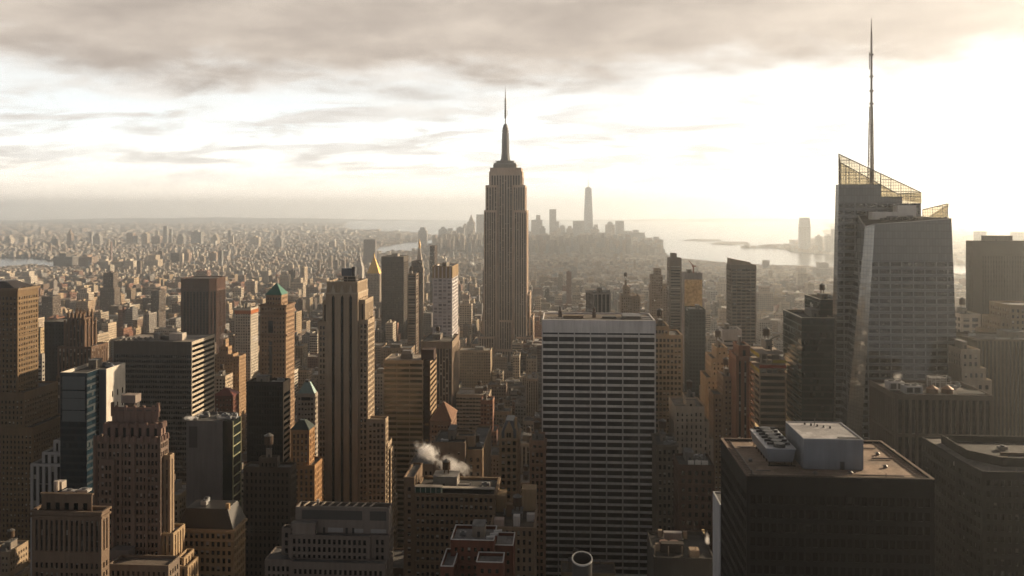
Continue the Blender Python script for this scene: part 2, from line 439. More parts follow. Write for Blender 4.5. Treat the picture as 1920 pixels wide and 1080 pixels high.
# ---- tall art deco tower with three black stripes (left of centre)
def striped_tower():
    Y = 552.0
    x0, x1, y0, y1, z = hero(610.7, 671, 528, Y, side=690)
    b = B('office_tower', 'tall tan art deco tower with three long black window stripes and a flat crown', gx(595, Y), gx(724, Y), Y - 6, y1 + 12)
    col = (.37, .285, .20)
    zc = zz(549, x0, Y)
    # plain slab, its three stripes cut right down
    mb = MB(); W_ = x1 - x0
    px = [624.7, 641.3, 657.3]; u = [gx(p, Y) - x0 for p in px]; hw = 1.0; zt = zz(558, x0, Y); prev = 0
    q = lambda a, c, lo, hi: mb.poly([(x0 + a, y0, lo), (x0 + c, y0, lo), (x0 + c, y0, hi), (x0 + a, y0, hi)])
    for k in u:
        q(prev, k - hw, 0, zc); prev = k + hw
        q(k - hw, k + hw, zt + 2.2, zc)
        a, c = x0 + k - hw, x0 + k + hw
        mb.poly([(a, y0, 0), (a, y0 + 1.2, 0), (a, y0 + 1.2, zt), (a, y0, zt)]); mb.poly([(c, y0 + 1.2, 0), (c, y0, 0), (c, y0, zt), (c, y0 + 1.2, zt)])
        mb.poly([(a, y0, zt), (x0 + k, y0, zt + 2.2), (a, y0, zt + 2.2)]); mb.poly([(c, y0, zt), (c, y0, zt + 2.2), (x0 + k, y0, zt + 2.2)])
        mb.poly([(a, y0, zt), (a, y0 + 1.2, zt), (x0 + k, y0 + 1.2, zt + 2.2), (x0 + k, y0, zt + 2.2)]); mb.poly([(x0 + k, y0, zt + 2.2), (x0 + k, y0 + 1.2, zt + 2.2), (c, y0 + 1.2, zt), (c, y0, zt)])
    q(prev, W_, 0, zc)
    mb.punched((x1, y0), (x1, y1), 0, zc, 4.2, 3.7, .45, .8, .7, 4, 0, .8, 0, 1, True)
    mb.poly([(x1, y1, 0), (x0, y1, 0), (x0, y1, zc), (x1, y1, zc)]); mb.punched((x0, y1), (x0, y0), 0, zc, 4.2, 3.7, .45, .55, .4, 4, 0, .8, 0, 1)
    mb.poly([(x0, y0, zc), (x1, y0, zc), (x1, y1, zc), (x0, y1, zc)])
    sh = mb.build('shaft', [WALL, STRIP], b.e, col)
    for k in u:
        s = MB(); s.poly([(x0 + k - hw, y0 + 1.19, 0), (x0 + k + hw, y0 + 1.19, 0), (x0 + k + hw, y0 + 1.19, zt + 2.2), (x0 + k - hw, y0 + 1.19, zt + 2.2)], 0, [(0, 0), (1, 0), (1, zt / 3.7), (0, zt / 3.7)])
        s.build('window_stripe', STRIP_DARK, sh)
        c = MB(); xm = x0 + k   # pale pointed finial over each stripe
        c.prism([(xm - 1.5, y0 - .35), (xm + 1.5, y0 - .35), (xm + 1.5, y0 - .003), (xm - 1.5, y0 - .003)], zt + 2.6, zc + 3.0, 0, True, [(xm - .8, y0 - .3), (xm + .8, y0 - .3), (xm + .8, y0 - .003), (xm - .8, y0 - .003)])
        c.prism([(xm - .8, y0 - .3), (xm + .8, y0 - .3), (xm + .8, y0 - .003), (xm - .8, y0 - .003)], zc + 3.0, zc + 5.4, 0, False, [(xm - .1, y0 - .1), (xm + .1, y0 - .1), (xm + .1, y0 - .004), (xm - .1, y0 - .004)])
        c.build('finial', WALL, b.e, (.45, .38, .29))
    HEROES.append((x0, x1, y0, y1, z))
    cr = b.tier(x0 + .5, x1 - .3, y0 + .4, y1 - .3, zc + .003, z, col, cell=(1.6, 6), frac=(.34, .6), dep=.35, top=1.2, bot=.3, glass=WALL, tall=True, name='crown', hero=False)
    b.band(x0, x1, y0, y1, zc - .8, .9, .25, (.44, .37, .28))
    zr = z - 1.1
    xa, xb = gx(632, Y), gx(664, Y); ya = Y + 5
    f = MB()
    for X in (xa, (xa + xb) / 2, xb):
        for YY in (ya, ya + 7): f.bar((X, YY, zr), (X, YY, zr + 4.2), .35)
    for YY in (ya, ya + 7):
        for zz_ in (zr + 2, zr + 4.2): f.bar((xa - .5, YY, zz_), (xb + .5, YY, zz_), .35)
    for X in (xa, xb):
        f.bar((X, ya, zr + 4.2), (X, ya + 7, zr + 4.2), .35); f.bar((X, ya, zr + 2), (X, ya + 7, zr + 2), .35)
    f.build('steel_frame', METAL, b.e, (.24, .2, .16))
    b.box('cooling_tower', gx(636, Y), gx(654, Y), ya + 1, ya + 6, zr + 4.4, zr + 9.5, (.055, .065, .085), METAL)
    b.box('cooling_tower', gx(655, Y), gx(661, Y), ya + 1, ya + 6, zr + 4.4, zr + 10.5, (.04, .04, .045), METAL)
    b.box('bulkhead', gx(640, Y), gx(662, Y), ya + 1, ya + 6, zr, zr + 3.9, (.05, .045, .04))
    m = MB(); m.cyl(gx(618, Y), ya + 2, zr, zr + 4, .25, .2, 8); m.build('vent_pipe', METAL, b.e, (.3, .28, .25))
    g = dict(cell=(2.6, 3.7), frac=(.58, .62), dep=.45)
    gl = m_glass('blind_glass', (.01, .01, .01), (.36, .31, .25), .35)
    xl = gx(595, Y)
    b.tier(gx(595.3, Y), x0 - .01, y0 + 1.5, y1 + 8, 0, zz(603, x0, Y), col, glass=gl, name='side_wing', top=2.4, **g)
    b.tier(gx(601.5, Y), x0 - .012, y0 + 4, y1 - 2, zz(603, x0, Y) - 1, zz(564, x0, Y), col, cell=(3.4, 12), frac=(.5, .82), tall=True, glass=STRIP_DARK, name='side_wing', top=3)
    b.tier(x1 + .01, gx(689, Y), y0 + 1.5, gy(702, gx(689, Y)), 0, zz(600, x1, Y), col, glass=gl, name='side_wing', top=2.4, **g)
    b.tier(x1 + .012, gx(682, Y), y0 + 4, y1 - 1, zz(603, x1, Y) - 1, zz(563, x1, Y), col, cell=(3.4, 12), frac=(.45, .82), tall=True, glass=STRIP_DARK, name='side_wing', top=3)
    # lower wings that step down towards the avenue on the right, each front a little nearer
    xw = gx(689, Y) + .01
    for (pa, top, side, yy) in ((723, 786, 728, y0 - 1), (727, 832, 735, y0 + 2.2), (733, 842, 739, y0 + 6), (737, 868, 742, y0 + 11), (741, 930, 744.5, y0 + 16)):
        x2 = gx(pa, yy); y2 = max(gy(side, x2), yy + 8)
        b.tier(xw, x2, yy, y2, 0, zz(top, x2, yy), col, glass=gl, name='stepped_wing', top=2.2, roofc=(.2, .17, .13), **g)
        xw = x2 + .012
    return b
striped_tower()

# ---- the spired skyscraper in the middle
def spire_tower():
    col = (.54, .41, .31)
    b = B('skyscraper', 'tallest brown stone skyscraper in the middle with setbacks, metal mast and antenna', gx(883, 1290), gx(1013, 1290), 1278, 1375)
    Z = lambda py, Y=1296: zz(py, gx(946, Y), Y)
    G = lambda p, Y=1296: gx(p, Y)
    st = dict(frac=(.54, .8), dep=1.2, tall=True, glass=STRIP_ESB)
    b.tier(G(918), G(977), 1302, 1352, 0, Z(314), col, cell=(4.1, 3.7), top=12, marg=1.5, name='shaft', **st)
    b.tier(G(916), G(979), 1303.5, 1350, 0, Z(321), col, cell=(4.1, 3.7), top=9, name='shoulder', hero=False, **st)
    for a, c in ((910, 932.5), (961, 984.5)):
        b.tier(G(a), G(c), 1298, 1354, 0, Z(347), col, cell=(3.7, 3.7), top=3.5, marg=1.0, name='corner_bay', **st)
    for a, c in ((907.2, 930.5), (963, 987.6)):
        b.tier(G(a), G(c), 1296.6, 1357, 0, Z(394), col, cell=(3.7, 3.7), top=3.5, marg=1.0, name='corner_bay', **st)
    b.tier(G(935), G(959), 1300, 1303, 0, Z(601), col, cell=(4, 3.7), top=3, name='middle_bay', hero=False, **st)
    b.tier(G(902), G(999), 1310, 1362, 0, Z(597), col, cell=(4, 3.7), top=3, name='setback', **st)
    b.tier(G(904), G(993), 1307, 1360, 0, Z(552), col, cell=(4, 3.7), top=3, name='setback', hero=False, **st)
    for a, c in ((897, 926.5), (967, 995.5)):
        b.tier(G(a, 1288), G(c, 1288), 1288, 1366, 0, Z(630), col, cell=(3.9, 3.7), top=3, name='base_wing', **st)
    b.tier(G(883, 1292), G(896.8, 1292), 1293, 1368, 0, Z(645), col, cell=(3.9, 3.7), top=3, name='base_wing', **st)
    b.tier(G(996, 1292), G(1013, 1292), 1293, 1368, 0, Z(645), col, cell=(3.9, 3.7), top=3, name='base_wing', **st)
    b.tier(G(926.7, 1291), G(966.8, 1291), 1292, 1300, 0, Z(655), col, cell=(3.9, 3.7), top=3, name='base_wing', **st)
    al = (.30, .28, .25); cx, cyy = G(947.2, 1320), 1326.0
    z = lambda py: zz(py, cx, cyy)
    b.box('observation_deck', cx - 18, cx + 18, cyy - 16, cyy + 16, Z(314) - .8, z(309.5), (.30, .26, .22))
    b.box('observation_deck', cx - 16.5, cx + 16.5, cyy - 14, cyy + 14, z(309.5) + .003, z(306.5), al, METAL)
    b.box('observation_deck', cx - 13.5, cx + 13.5, cyy - 12, cyy + 12, z(306.5) + .003, z(302), (.25, .22, .19), METAL)
    for X in (-17, -14.4, 14.4, 17):
        m = MB(); m.cyl(cx + X, cyy - 12, z(309.5), z(301 if abs(X) < 16 else 305), .6, .3, 8); m.build('aerial', METAL, b.e, (.3, .28, .26))
    m = MB(); n = 8   # mast shaft, tapering
    m.cyl(cx, cyy, z(302), z(290), 6.6, 5.6, 16); m.cyl(cx, cyy, z(290) + .003, z(247), 5.4, 4.4, 16)
    mast = m.build('mast', METAL, b.e, (.16, .15, .14))
    for a in range(4):
        w = MB(); ca, sa = cos(a * pi / 2 + pi / 4), sin(a * pi / 2 + pi / 4)
        w2 = MB()
        prof = [(9.6, z(302)), (7.6, z(297)), (6.7, z(289)), (6.1, z(275)), (5.7, z(249))]
        t = 1.8
        for (r0, za), (r1, zb) in zip(prof, prof[1:]):
            A = [(cx + ca * k - sa * h, cyy + sa * k + ca * h) for k, h in ((3, -t), (r0, -t), (r0, t), (3, t))]
            Bq = [(cx + ca * k - sa * h, cyy + sa * k + ca * h) for k, h in ((3, -t), (r1, -t), (r1, t), (3, t))]
            w.prism(A, za, zb, 0, True, Bq)
        w.build('mast_wing', METAL, mast, al)
    m = MB(); m.cyl(cx, cyy, z(247) + .003, z(244.5), 5.5, 5.5, 16); m.cyl(cx, cyy, z(244.5) + .003, z(241), 4.6, 4.6, 16); m.cyl(cx, cyy, z(241) + .003, z(239.5), 5.0, 5.0, 16)
    m.cyl(cx, cyy, z(239.5) + .003, z(235.5), 3.9, 3.6, 16); m.cyl(cx, cyy, z(235.5) + .003, z(232), 3.6, 1.4, 16)
    m.build('mast_cap', METAL, b.e, (.20, .18, .165))
    m = MB(); top = z(160)
    m.cyl(cx, cyy, z(232), z(222), .95, .85, 8); m.cyl(cx, cyy, z(222), z(206), 1.5, 1.5, 8); m.cyl(cx, cyy, z(206), z(190), 1.15, 1.15, 8); m.cyl(cx, cyy, z(190), z(184), 1.6, 1.2, 8)
    m.cyl(cx, cyy, z(184), z(172), .75, .7, 8); m.cyl(cx, cyy, z(172), top, .5, .14, 8)
    for k in range(10): m.cyl(cx, cyy, z(220 - k * 3.3), z(219 - k * 3.3), 1.9, 1.9, 8)
    m.cyl(cx + 3.0, cyy, z(217), z(207), .3, .3, 6); m.bar((cx, cyy, z(216)), (cx + 3, cyy, z(216)), .4)
    m.build('antenna', METAL, b.e, (.17, .16, .15))
spire_tower()

# ---- broad white-gridded slab right of the middle, every window bay a part
def grid_slab():
    Y = 530.0
    x0, x1, y0, y1, z = hero(1017, 1228.5, 600, Y, dep=39)
    b = B('office_tower', 'broad slab with a pale grid of black window bands and a blank top band', x0, x1, y0, y1)
    yb = Y - .01
    col = (.80, .76, .73)
    zr = lambda py: zz(py, (x0 + x1) / 2, Y)
    mb = MB(); mb.box(x0 + .3, x1 - .3, y0 + 1.0, y1, 0, z - .9); core = mb.build('core', WALL, b.e, (.05, .05, .05))
    n = 7; bay = (x1 - x0) / n
    ztop = zr(632.3); f = 13.1 / F * depth(x0, Y); hs = 4.4 / F * depth(x0, Y)
    t = MB(); t.box(x0, x1, y0, y0 + 1.2, zr(624.3), z); blank = t.build('top_band', WALL, b.e, col)
    for k in range(n + 1):     # narrow joints between the panels
        j = MB(); X = x0 + k * bay; j.box(X - .32, X + .32, y0 - .55, y0 - .003, 0, z + .05); j.build('pier', WALL, b.e, (.72, .68, .65))
    rows = int(ztop / f)
    sp = MB(); wins = []
    sp.box(x0, x1, y0, y0 + .8, ztop, zr(627.8))
    for k in range(n): wins.append((x0 + k * bay + .55, x0 + (k + 1) * bay - .55, zr(627.7), zr(624.4)))
    for r in range(rows):
        zt = ztop - r * f
        if r: sp.box(x0, x1, y0, y0 + .8, zt, zt + hs)
        for k in range(n): wins.append((x0 + k * bay + .55, x0 + (k + 1) * bay - .55, zt - f + hs + .01, zt - .01))
    sp.build('spandrel', WALL, b.e, (.80, .76, .73))
    lo = min(w[3] - w[2] for w in wins)
    rest = MB()
    for i, (a, c, d, e) in enumerate(wins):
        m = MB() if i < 100 else rest
        m.box(a, c, y0 + .32, y0 + .5, d, e)
        if i < 100: w = m.build('window', GLASS_DARK, b.e)
    o = rest.build('window', GLASS_DARK, b.e); o['kind'] = 'stuff'
    s = MB(); s.punched((x1, y0 + 1.2), (x1, y1), 0, z, 5, f, .8, .6, .4, 14, 0, 1, 0, 1); s.punched((x0, y1), (x0, y0 + 1.2), 0, z, 5, f, .8, .6, .4, 14, 0, 1, 0, 1)
    s.poly([(x1, y1, 0), (x0, y1, 0), (x0, y1, z), (x1, y1, z)])
    s.build('side_wall', [WALL, GLASS_DARK], b.e, col)
    b.box('parapet', x0, x0 + .5, y0 + 1.201, y1 - .5, z - .9, z + .002, col); b.box('parapet', x1 - .5, x1, y0 + 1.201, y1 - .5, z - .9, z + .002, col); b.box('parapet', x0, x1, y1 - .5, y1 - .002, z - .9, z, col)
    b.box('roof', x0 + .5, x1 - .5, y0 + 1.2, y1 - .5, z - 1.4, z - .88, (.13, .10, .075), ROOF)
    zq = z - .88
    b.box('bulkhead', x0 + 13, x0 + 26, y0 + 14, y0 + 19, zq, zq + 1.7, (.20, .145, .10)); b.box('bulkhead', x0 + 38, x0 + 47, y0 + 13, y0 + 17, zq, zq + 1.5, (.05, .045, .04), METAL)
    b.box('machine_house', x0 + 51, x0 + 62, y0 + 8, y0 + 24, zq, zq + 2.4, (.07, .06, .055), METAL); b.box('duct', x0 + 63, x0 + 68.5, y0 + 6, y0 + 8, zq, zq + 1.2, (.3, .28, .26), METAL)
    b.box('duct', x0 + 63, x0 + 68.5, y0 + 14, y0 + 16, zq, zq + 1.4, (.3, .28, .26), METAL)
    for k in range(6): b.box('skylight_curb', x0 + 4 + k * 1.6, x0 + 5.1 + k * 1.6, y0 + 8 + (k % 2) * 4, y0 + 10 + (k % 2) * 4, zq, zq + .8, (.34, .32, .3), METAL)
    for X, YY in ((x0 + 11, y0 + 22), (x0 + 33, y0 + 20)):
        m = MB(); m.box(X - 1.2, X + 1.2, YY - 1.2, YY + 1.2, zq, zq + 4); m.cyl(X, YY, zq + 4.003, zq + 6.2, .8, .8, 10); m.build('exhaust_stack', METAL, b.e, (.10, .065, .05))
        m = MB(); m.cyl(X, YY, zq + 6.203, zq + 6.8, 1.1, .3, 10); m.build('stack_cap', METAL, b.e, (.1, .09, .08))
    HEROES.append((x0, x1, y0, y1, z))
grid_slab()

# ---- faceted glass tower with the spire (right)
def glass_tower():
    b = B('glass_skyscraper', 'faceted glass skyscraper with a slanted see-through crown and a tall needle spire', 146, 232, 474, 545)
    m, g, p = new_mat('curtain_wall')
    uv = g.n('ShaderNodeUVMap').outputs[0]; u, v, _ = g.xyz(uv)
    fu, fv, iu, iv = g.math('FRACT', u), g.math('FRACT', v), g.math('FLOOR', u), g.math('FLOOR', v)
    wn = g.n('ShaderNodeTexWhiteNoise', noise_dimensions='3D'); g.link(g.comb(iu, iv, 2.0), wn.inputs[0]); r = g.xyz(wn.outputs['Color'])
    f4 = g.math('FRACT', g.math('DIVIDE', u, 4.0))
    mull = g.math('LESS_THAN', g.math('ABSOLUTE', g.math('SUBTRACT', fu, .5)), .40)
    gap = g.math('GREATER_THAN', f4, .13)
    band = g.math('LESS_THAN', g.math('ABSOLUTE', g.math('SUBTRACT', fv, .58)), .28)
    topz = g.math('LESS_THAN', v, -5.0)
    vis = g.math('MULTIPLY', g.math('MULTIPLY', band, gap), topz)
    glass = g.mix(r[0], (.004, .005, .006), (.011, .013, .014))
    wcol = g.mix(mull, (.03, .031, .031), glass)
    grid = g.math('MINIMUM', g.math('GREATER_THAN', fu, .10), g.math('GREATER_THAN', fv, .07))
    frit = g.mix(grid, (.09, .09, .09), g.mix(r[1], (.115, .123, .127), (.14, .147, .15)))
    col = g.mix(vis, frit, wcol)
    g.link(col, p.inputs['Base Color']); g.link(g.step(vis, 0, 1, .22, .09, False), p.inputs['Roughness'])
    p.inputs['IOR'].default_value = 1.55
    CW = m
    m2, g2, p2 = new_mat('reflective_curtain_wall')
    uv = g2.n('ShaderNodeUVMap').outputs[0]; u, v, _ = g2.xyz(uv)
    gr = g2.math('MINIMUM', g2.math('GREATER_THAN', g2.math('FRACT', u), .09), g2.math('GREATER_THAN', g2.math('FRACT', g2.math('MULTIPLY', v, 2.0)), .10))
    wn = g2.n('ShaderNodeTexWhiteNoise', noise_dimensions='3D'); g2.link(g2.comb(g2.math('FLOOR', u), g2.math('FLOOR', g2.math('MULTIPLY', v, 2.0)), 5.0), wn.inputs[0])
    g2.link(g2.mix(gr, (.03, .03, .03), (.13, .12, .105)), p2.inputs['Base Color']); p2.inputs['Roughness'].default_value = .10; p2.inputs['IOR'].default_value = 2.3
    nm = g2.n('ShaderNodeNewGeometry').outputs['Normal']
    vm = g2.n('ShaderNodeVectorMath', operation='SUBTRACT'); g2.link(wn.outputs['Color'], vm.inputs[0]); vm.inputs[1].default_value = (.5, .5, .5)
    vs = g2.n('ShaderNodeVectorMath', operation='SCALE'); g2.link(vm.outputs[0], vs.inputs[0]); vs.inputs['Scale'].default_value = .03
    va = g2.n('ShaderNodeVectorMath', operation='ADD'); g2.link(nm, va.inputs[0]); g2.link(vs.outputs[0], va.inputs[1]); g2.link(va.outputs[0], p2.inputs['Normal'])
    RW = m2
    P = lambda px, py, Y: (gx(px, Y), Y, zz(py, gx(px, Y), Y))
    fl = 4.1
    def facet(mb, pts, ztop, mi=0, cw=1.55):
        a = Vector(pts[0]); d = Vector((pts[1][0] - pts[0][0], pts[1][1] - pts[0][1], 0)); d.normalize()
        mb.poly(pts, mi, [((Vector(q) - a).dot(d) / cw, (q[2] - ztop) / fl) for q in pts])
    # front (right) mass
    T2, T3 = P(1640, 420, 480), P(1784, 410, 480)
    T1 = P(1608, 403, 505); T4 = (T3[0] - 1, 522, T3[2] + 1); T1b = (T1[0] + 2, 522, T1[2] + 1)
    F0 = (gx(1588, 474), 474.0, 0.0); E0 = (147.0, 491.0, 0.0); E1 = (147.5, 522, 0.0)
    G0 = (gx(1818, 483), 483.0, 0.0); G1 = (G0[0] + 1, 522, 0.0)
    mb = MB(); zt = T2[2]
    Bm = (gx(1655, 474), 474.0, 0.0)
    facet(mb, [F0, Bm, T3, T2], zt)                                  # main front
    facet(mb, [Bm, G0, T3], zt)                                      # triangle turned west, shaped so its reflections read darker
    facet(mb, [G0, (G0[0] - 2.0, 522, 0), T4, T3], zt)               # west side
    facet(mb, [(G0[0] - 2.0, 522, 0), E1, T1b, T4], zt)              # back
    facet(mb, [E1, E0, T1, T1b], zt)                                 # east side (back)
    facet(mb, [E0, (T2[0] - 3.2, T2[1] + 5.5, T2[2] - 1.5), T1], zt)  # east triangle
    facet(mb, [E0, F0, T2, (T2[0] - 3.2, T2[1] + 5.5, T2[2] - 1.5)], zt, 1, 2.0)   # leaning chamfer that mirrors the bright sky
    mb.poly([T2, T3, T4, T1b, T1, (T2[0] - 3.2, T2[1] + 5.5, T2[2] - 1.5)], 2)
    front = mb.build('glass_shaft', [CW, RW, ROOF], b.e, (.06, .05, .045))
    e = MB(); e.bar(T2, T3, .5); e.bar(T2, (T2[0] - 3.2, T2[1] + 5.5, T2[2] - 1.5), .5); e.bar((T2[0] - 3.2, T2[1] + 5.5, T2[2] - 1.5), T1, .5); e.bar(T3, T4, .5)
    e.build('parapet_cap', METAL, front, (.33, .32, .31))
    # rear (left) mass
    Yl = 503.0
    A0, A1 = (gx(1553, Yl), Yl, 0.0), (gx(1570, Yl), Yl, zz(346, 160, Yl))
    C1 = (gx(1727, Yl), Yl, A1[2] - 12); C0 = (gx(1735, Yl), Yl, 0)
    bk = 38.0; Ab0, Ab1 = gx(1557, Yl + bk), gx(1573, Yl + bk)
    zs = A1[2]
    lm = MB()
    C1t = (C1[0], Yl, zs - 11)
    facet(lm, [(A0[0] + 2.4, Yl, 0), C0, C1t, (gx(1692, Yl), Yl, zs - 11), (gx(1692, Yl), Yl, zs - 7), (gx(1651, Yl), Yl, zs - 7), (gx(1651, Yl), Yl, zs), (A1[0] + .8, Yl, zs)], zs + 10)
    facet(lm, [(A0[0], Yl + 7, 0), (A0[0] + 2.4, Yl, 0), (A1[0] + .8, Yl, zs), (A1[0], Yl + 3, zs)], zs + 10, 1, 2.0)
    facet(lm, [(Ab0, Yl + bk, 0), (A0[0], Yl + 7, 0), (A1[0], Yl + 3, zs), (Ab1, Yl + bk, zs)], zs + 10)
    facet(lm, [C0, (C0[0], Yl + bk, 0), (C1t[0], Yl + bk, zs - 11), C1t], zs + 10)
    facet(lm, [(C0[0], Yl + bk, 0), (Ab0, Yl + bk, 0), (Ab1, Yl + bk, zs), (C1t[0], Yl + bk, zs - 11)], zs + 10)
    lm.poly([(A1[0], Yl + 3, zs), (A1[0] + .8, Yl, zs), (gx(1651, Yl), Yl, zs), (gx(1651, Yl), Yl + bk, zs), (Ab1, Yl + bk, zs)], 2)
    xa, xb = gx(1651, Yl), gx(1692, Yl)
    lm.poly([(xa, Yl, zs - 7), (xb, Yl, zs - 7), (xb, Yl + bk, zs - 7), (xa, Yl + bk, zs - 7)], 2); lm.poly([(xa, Yl, zs - 7), (xa, Yl + bk, zs - 7), (xa, Yl + bk, zs), (xa, Yl, zs)], 2)
    lm.poly([(xb, Yl, zs - 11), C1t, (C1t[0], Yl + bk, zs - 11), (xb, Yl + bk, zs - 11)], 2); lm.poly([(xb, Yl, zs - 11), (xb, Yl + bk, zs - 11), (xb, Yl + bk, zs - 7), (xb, Yl, zs - 7)], 2)
    lm.build('glass_shaft', [CW, RW, ROOF], b.e, (.06, .05, .045))
    HEROES.extend([(150, 226, 480, 522, T2[2]), (A1[0], C1[0], Yl, Yl + bk, zs)])
    # see-through crown screens: steel grid with thin tinted panes
    mg, gg, pg = new_mat('screen_glass')
    outn = [n_ for n_ in mg.node_tree.nodes if n_.type == 'OUTPUT_MATERIAL'][0]
    tr = gg.n('ShaderNodeBsdfTransparent'); tr.inputs[0].default_value = (.93, .89, .80, 1); mx = gg.n('ShaderNodeMixShader'); mx.inputs[0].default_value = .12
    pg.inputs['Base Color'].default_value = (.2, .19, .17, 1); pg.inputs['Roughness'].default_value = .12
    gg.link(tr.outputs[0], mx.inputs[1]); gg.link(pg.outputs[0], mx.inputs[2]); gg.link(mx.outputs[0], outn.inputs[0])
    def screen(name, quad, nu, nv, parent):
        """quad: bottom-left, bottom-right, top-right, top-left"""
        a, c, d, e = [Vector(q) for q in quad]
        pt = lambda u, v: (a.lerp(c, u)).lerp(e.lerp(d, u), v)
        zmin, zmax = min(a.z, c.z), max(d.z, e.z)
        mb = MB()
        for i in range(nu + 1):
            w = .34 if i % 4 == 0 else .16
            mb.bar(tuple(pt(i / nu, 0)), tuple(pt(i / nu, 1)), w)
        step = (zmax - zmin) / nv
        for j in range(nv + 1):      # level rails, cut where the slanted top ends them
            zq = zmin + j * step
            us = []
            for i in range(81):
                q0, q1 = pt(i / 80, 0), pt(i / 80, 1)
                if q0.z - .01 <= zq <= q1.z + .01: us.append(i / 80)
            if len(us) > 1:
                A, Bq = pt(us[0], 0).lerp(pt(us[0], 1), 0), None
                def at(u):
                    q0, q1 = pt(u, 0), pt(u, 1); return tuple(q0.lerp(q1, (zq - q0.z) / max(q1.z - q0.z, 1e-6)))
                mb.bar(at(us[0]), at(us[-1]), .34 if j % 4 == 0 else .16)
        mb.bar(tuple(pt(0, 1)), tuple(pt(1, 1)), .5)
        s = mb.build(name, METAL, parent, (.10, .095, .09))
        n = (c - a).cross(e - a).normalized() * .06
        gl = MB(); q = [a, c, d, e]
        gl.poly([tuple(v + n) for v in q]); gl.poly([tuple(v - n) for v in reversed(q)])
        for i in range(4): gl.poly([tuple(q[i] - n), tuple(q[(i + 1) % 4] - n), tuple(q[(i + 1) % 4] + n), tuple(q[i] + n)])
        gl.build('screen_glazing', mg, s)
    hi = zz(289, A1[0], Yl); lo = zz(361, C1[0], Yl); zb0, zb1 = zs + .01, zs - 10.99
    Xl, Xr = A1[0] + .8, C1[0]; Xc = gx(1651, Yl)
    zc = hi + (lo - hi) * (Xc - Xl) / (Xr - Xl)
    Yb = Yl + bk - 3
    screen('crown_screen', [(Xl, Yl, zb0), (Xc, Yl, zb0), (Xc, Yl, zc), (Xl, Yl, hi)], 16, 10, b.e)
    screen('crown_screen', [(Xc + .2, Yl, zs - 7), (Xr, Yl, zb1), (Xr, Yl, lo), (Xc + .2, Yl, zc)], 16, 10, b.e)
    screen('crown_screen', [(Xr, Yb, zb1), (Ab1, Yb, zb1), (Ab1, Yb, hi - 3), (Xr, Yb, lo)], 22, 10, b.e)
    screen('crown_screen', [(Ab1, Yb, zb0), (Xl, Yl, zb0), (Xl, Yl, hi), (Ab1, Yb, hi - 3)], 14, 8, b.e)
    screen('crown_screen', [(Xr, Yl, zb1), (Xr, Yb, zb1), (Xr, Yb, lo), (Xr, Yl, lo)], 14, 6, b.e)
    # lower screens round the front mass's roof
    xs0, xs1 = gx(1730, 512), gx(1776, 512); zr = T3[2]
    screen('roof_screen', [(xs0, 512, zr), (xs1 + .8, 512, zr), (xs1, 512, zz(382, xs1, 512)), (xs0, 512, zz(393, xs0, 512))], 10, 5, b.e)
    screen('roof_screen', [(T3[0] - .4, 484, zr - .4), (T3[0] - .6, 511, zr), (xs1 + .2, 511, zz(382, xs1, 511)), (T3[0] - .6, 484, zr + .4)], 9, 4, b.e)
    for a, c, top, yy in ((1636, 1683, 397, 490), (1683, 1718, 385, 493)):
        b.box('machine_house', gx(a, yy), gx(c, yy), yy, yy + 7, zr - .6, zz(top, gx(a, yy), yy), (.56, .52, .48), METAL)
    for a, c, top, yy in ((1664, 1684, 405, 488), (1702, 1712, 404, 490)):
        b.box('machine_house', gx(a, yy), gx(c, yy), yy, yy + 1.6, zr - .6, zz(top, gx(a, yy), yy), (.22, .20, .19), METAL)
    for i in range(16):
        X = gx(1650 + i * 8, 484); b.box('cooling_unit', X, X + 1.3, 483 + (i % 3), 484.5 + (i % 3), zr - .6, zr + .3 + (i % 4) * .22, (.06, .055, .05), METAL)
    # needle spire: triangular lattice mast closing to a pole
    sx, sy = gx(1634, 516), 516.0; zq = lambda py: zz(py, sx, sy)
    sp = MB(); z0_, z1_ = zs - 6, zq(200); N = 26
    rad = lambda z: 2.1 + (.95 - 2.1) * (z - z0_) / (z1_ - z0_)
    leg = lambda k, z: (sx - .1 + rad(z) * cos(2 * pi * k / 3 + .5), sy + rad(z) * sin(2 * pi * k / 3 + .5), z)
    for i in range(N):
        za, zb_ = z0_ + (z1_ - z0_) * i / N, z0_ + (z1_ - z0_) * (i + 1) / N
        for k in range(3):
            sp.bar(leg(k, za), leg(k, zb_), .55); sp.bar(leg(k, za), leg((k + 1) % 3, zb_), .2); sp.bar(leg(k, zb_), leg((k + 1) % 3, zb_), .22)
    spo = sp.build('spire', METAL, b.e, (.40, .36, .31))
    pole = MB(); pole.cyl(sx, sy, z0_, zq(104), .75, .62, 10); pole.cyl(sx, sy, zq(104), zq(60), .6, .55, 10); pole.cyl(sx, sy, zq(60), zq(34), .42, .14, 8)
    for py in (104, 145, 172, 196): pole.cyl(sx, sy, zq(py), zq(py - 3), 1.25, 1.25, 10)
    pole.cyl(sx - 1.2, sy, zq(130), zq(98), .28, .28, 6)
    pole.build('spire_pole', METAL, spo, (.30, .26, .23))
glass_tower()
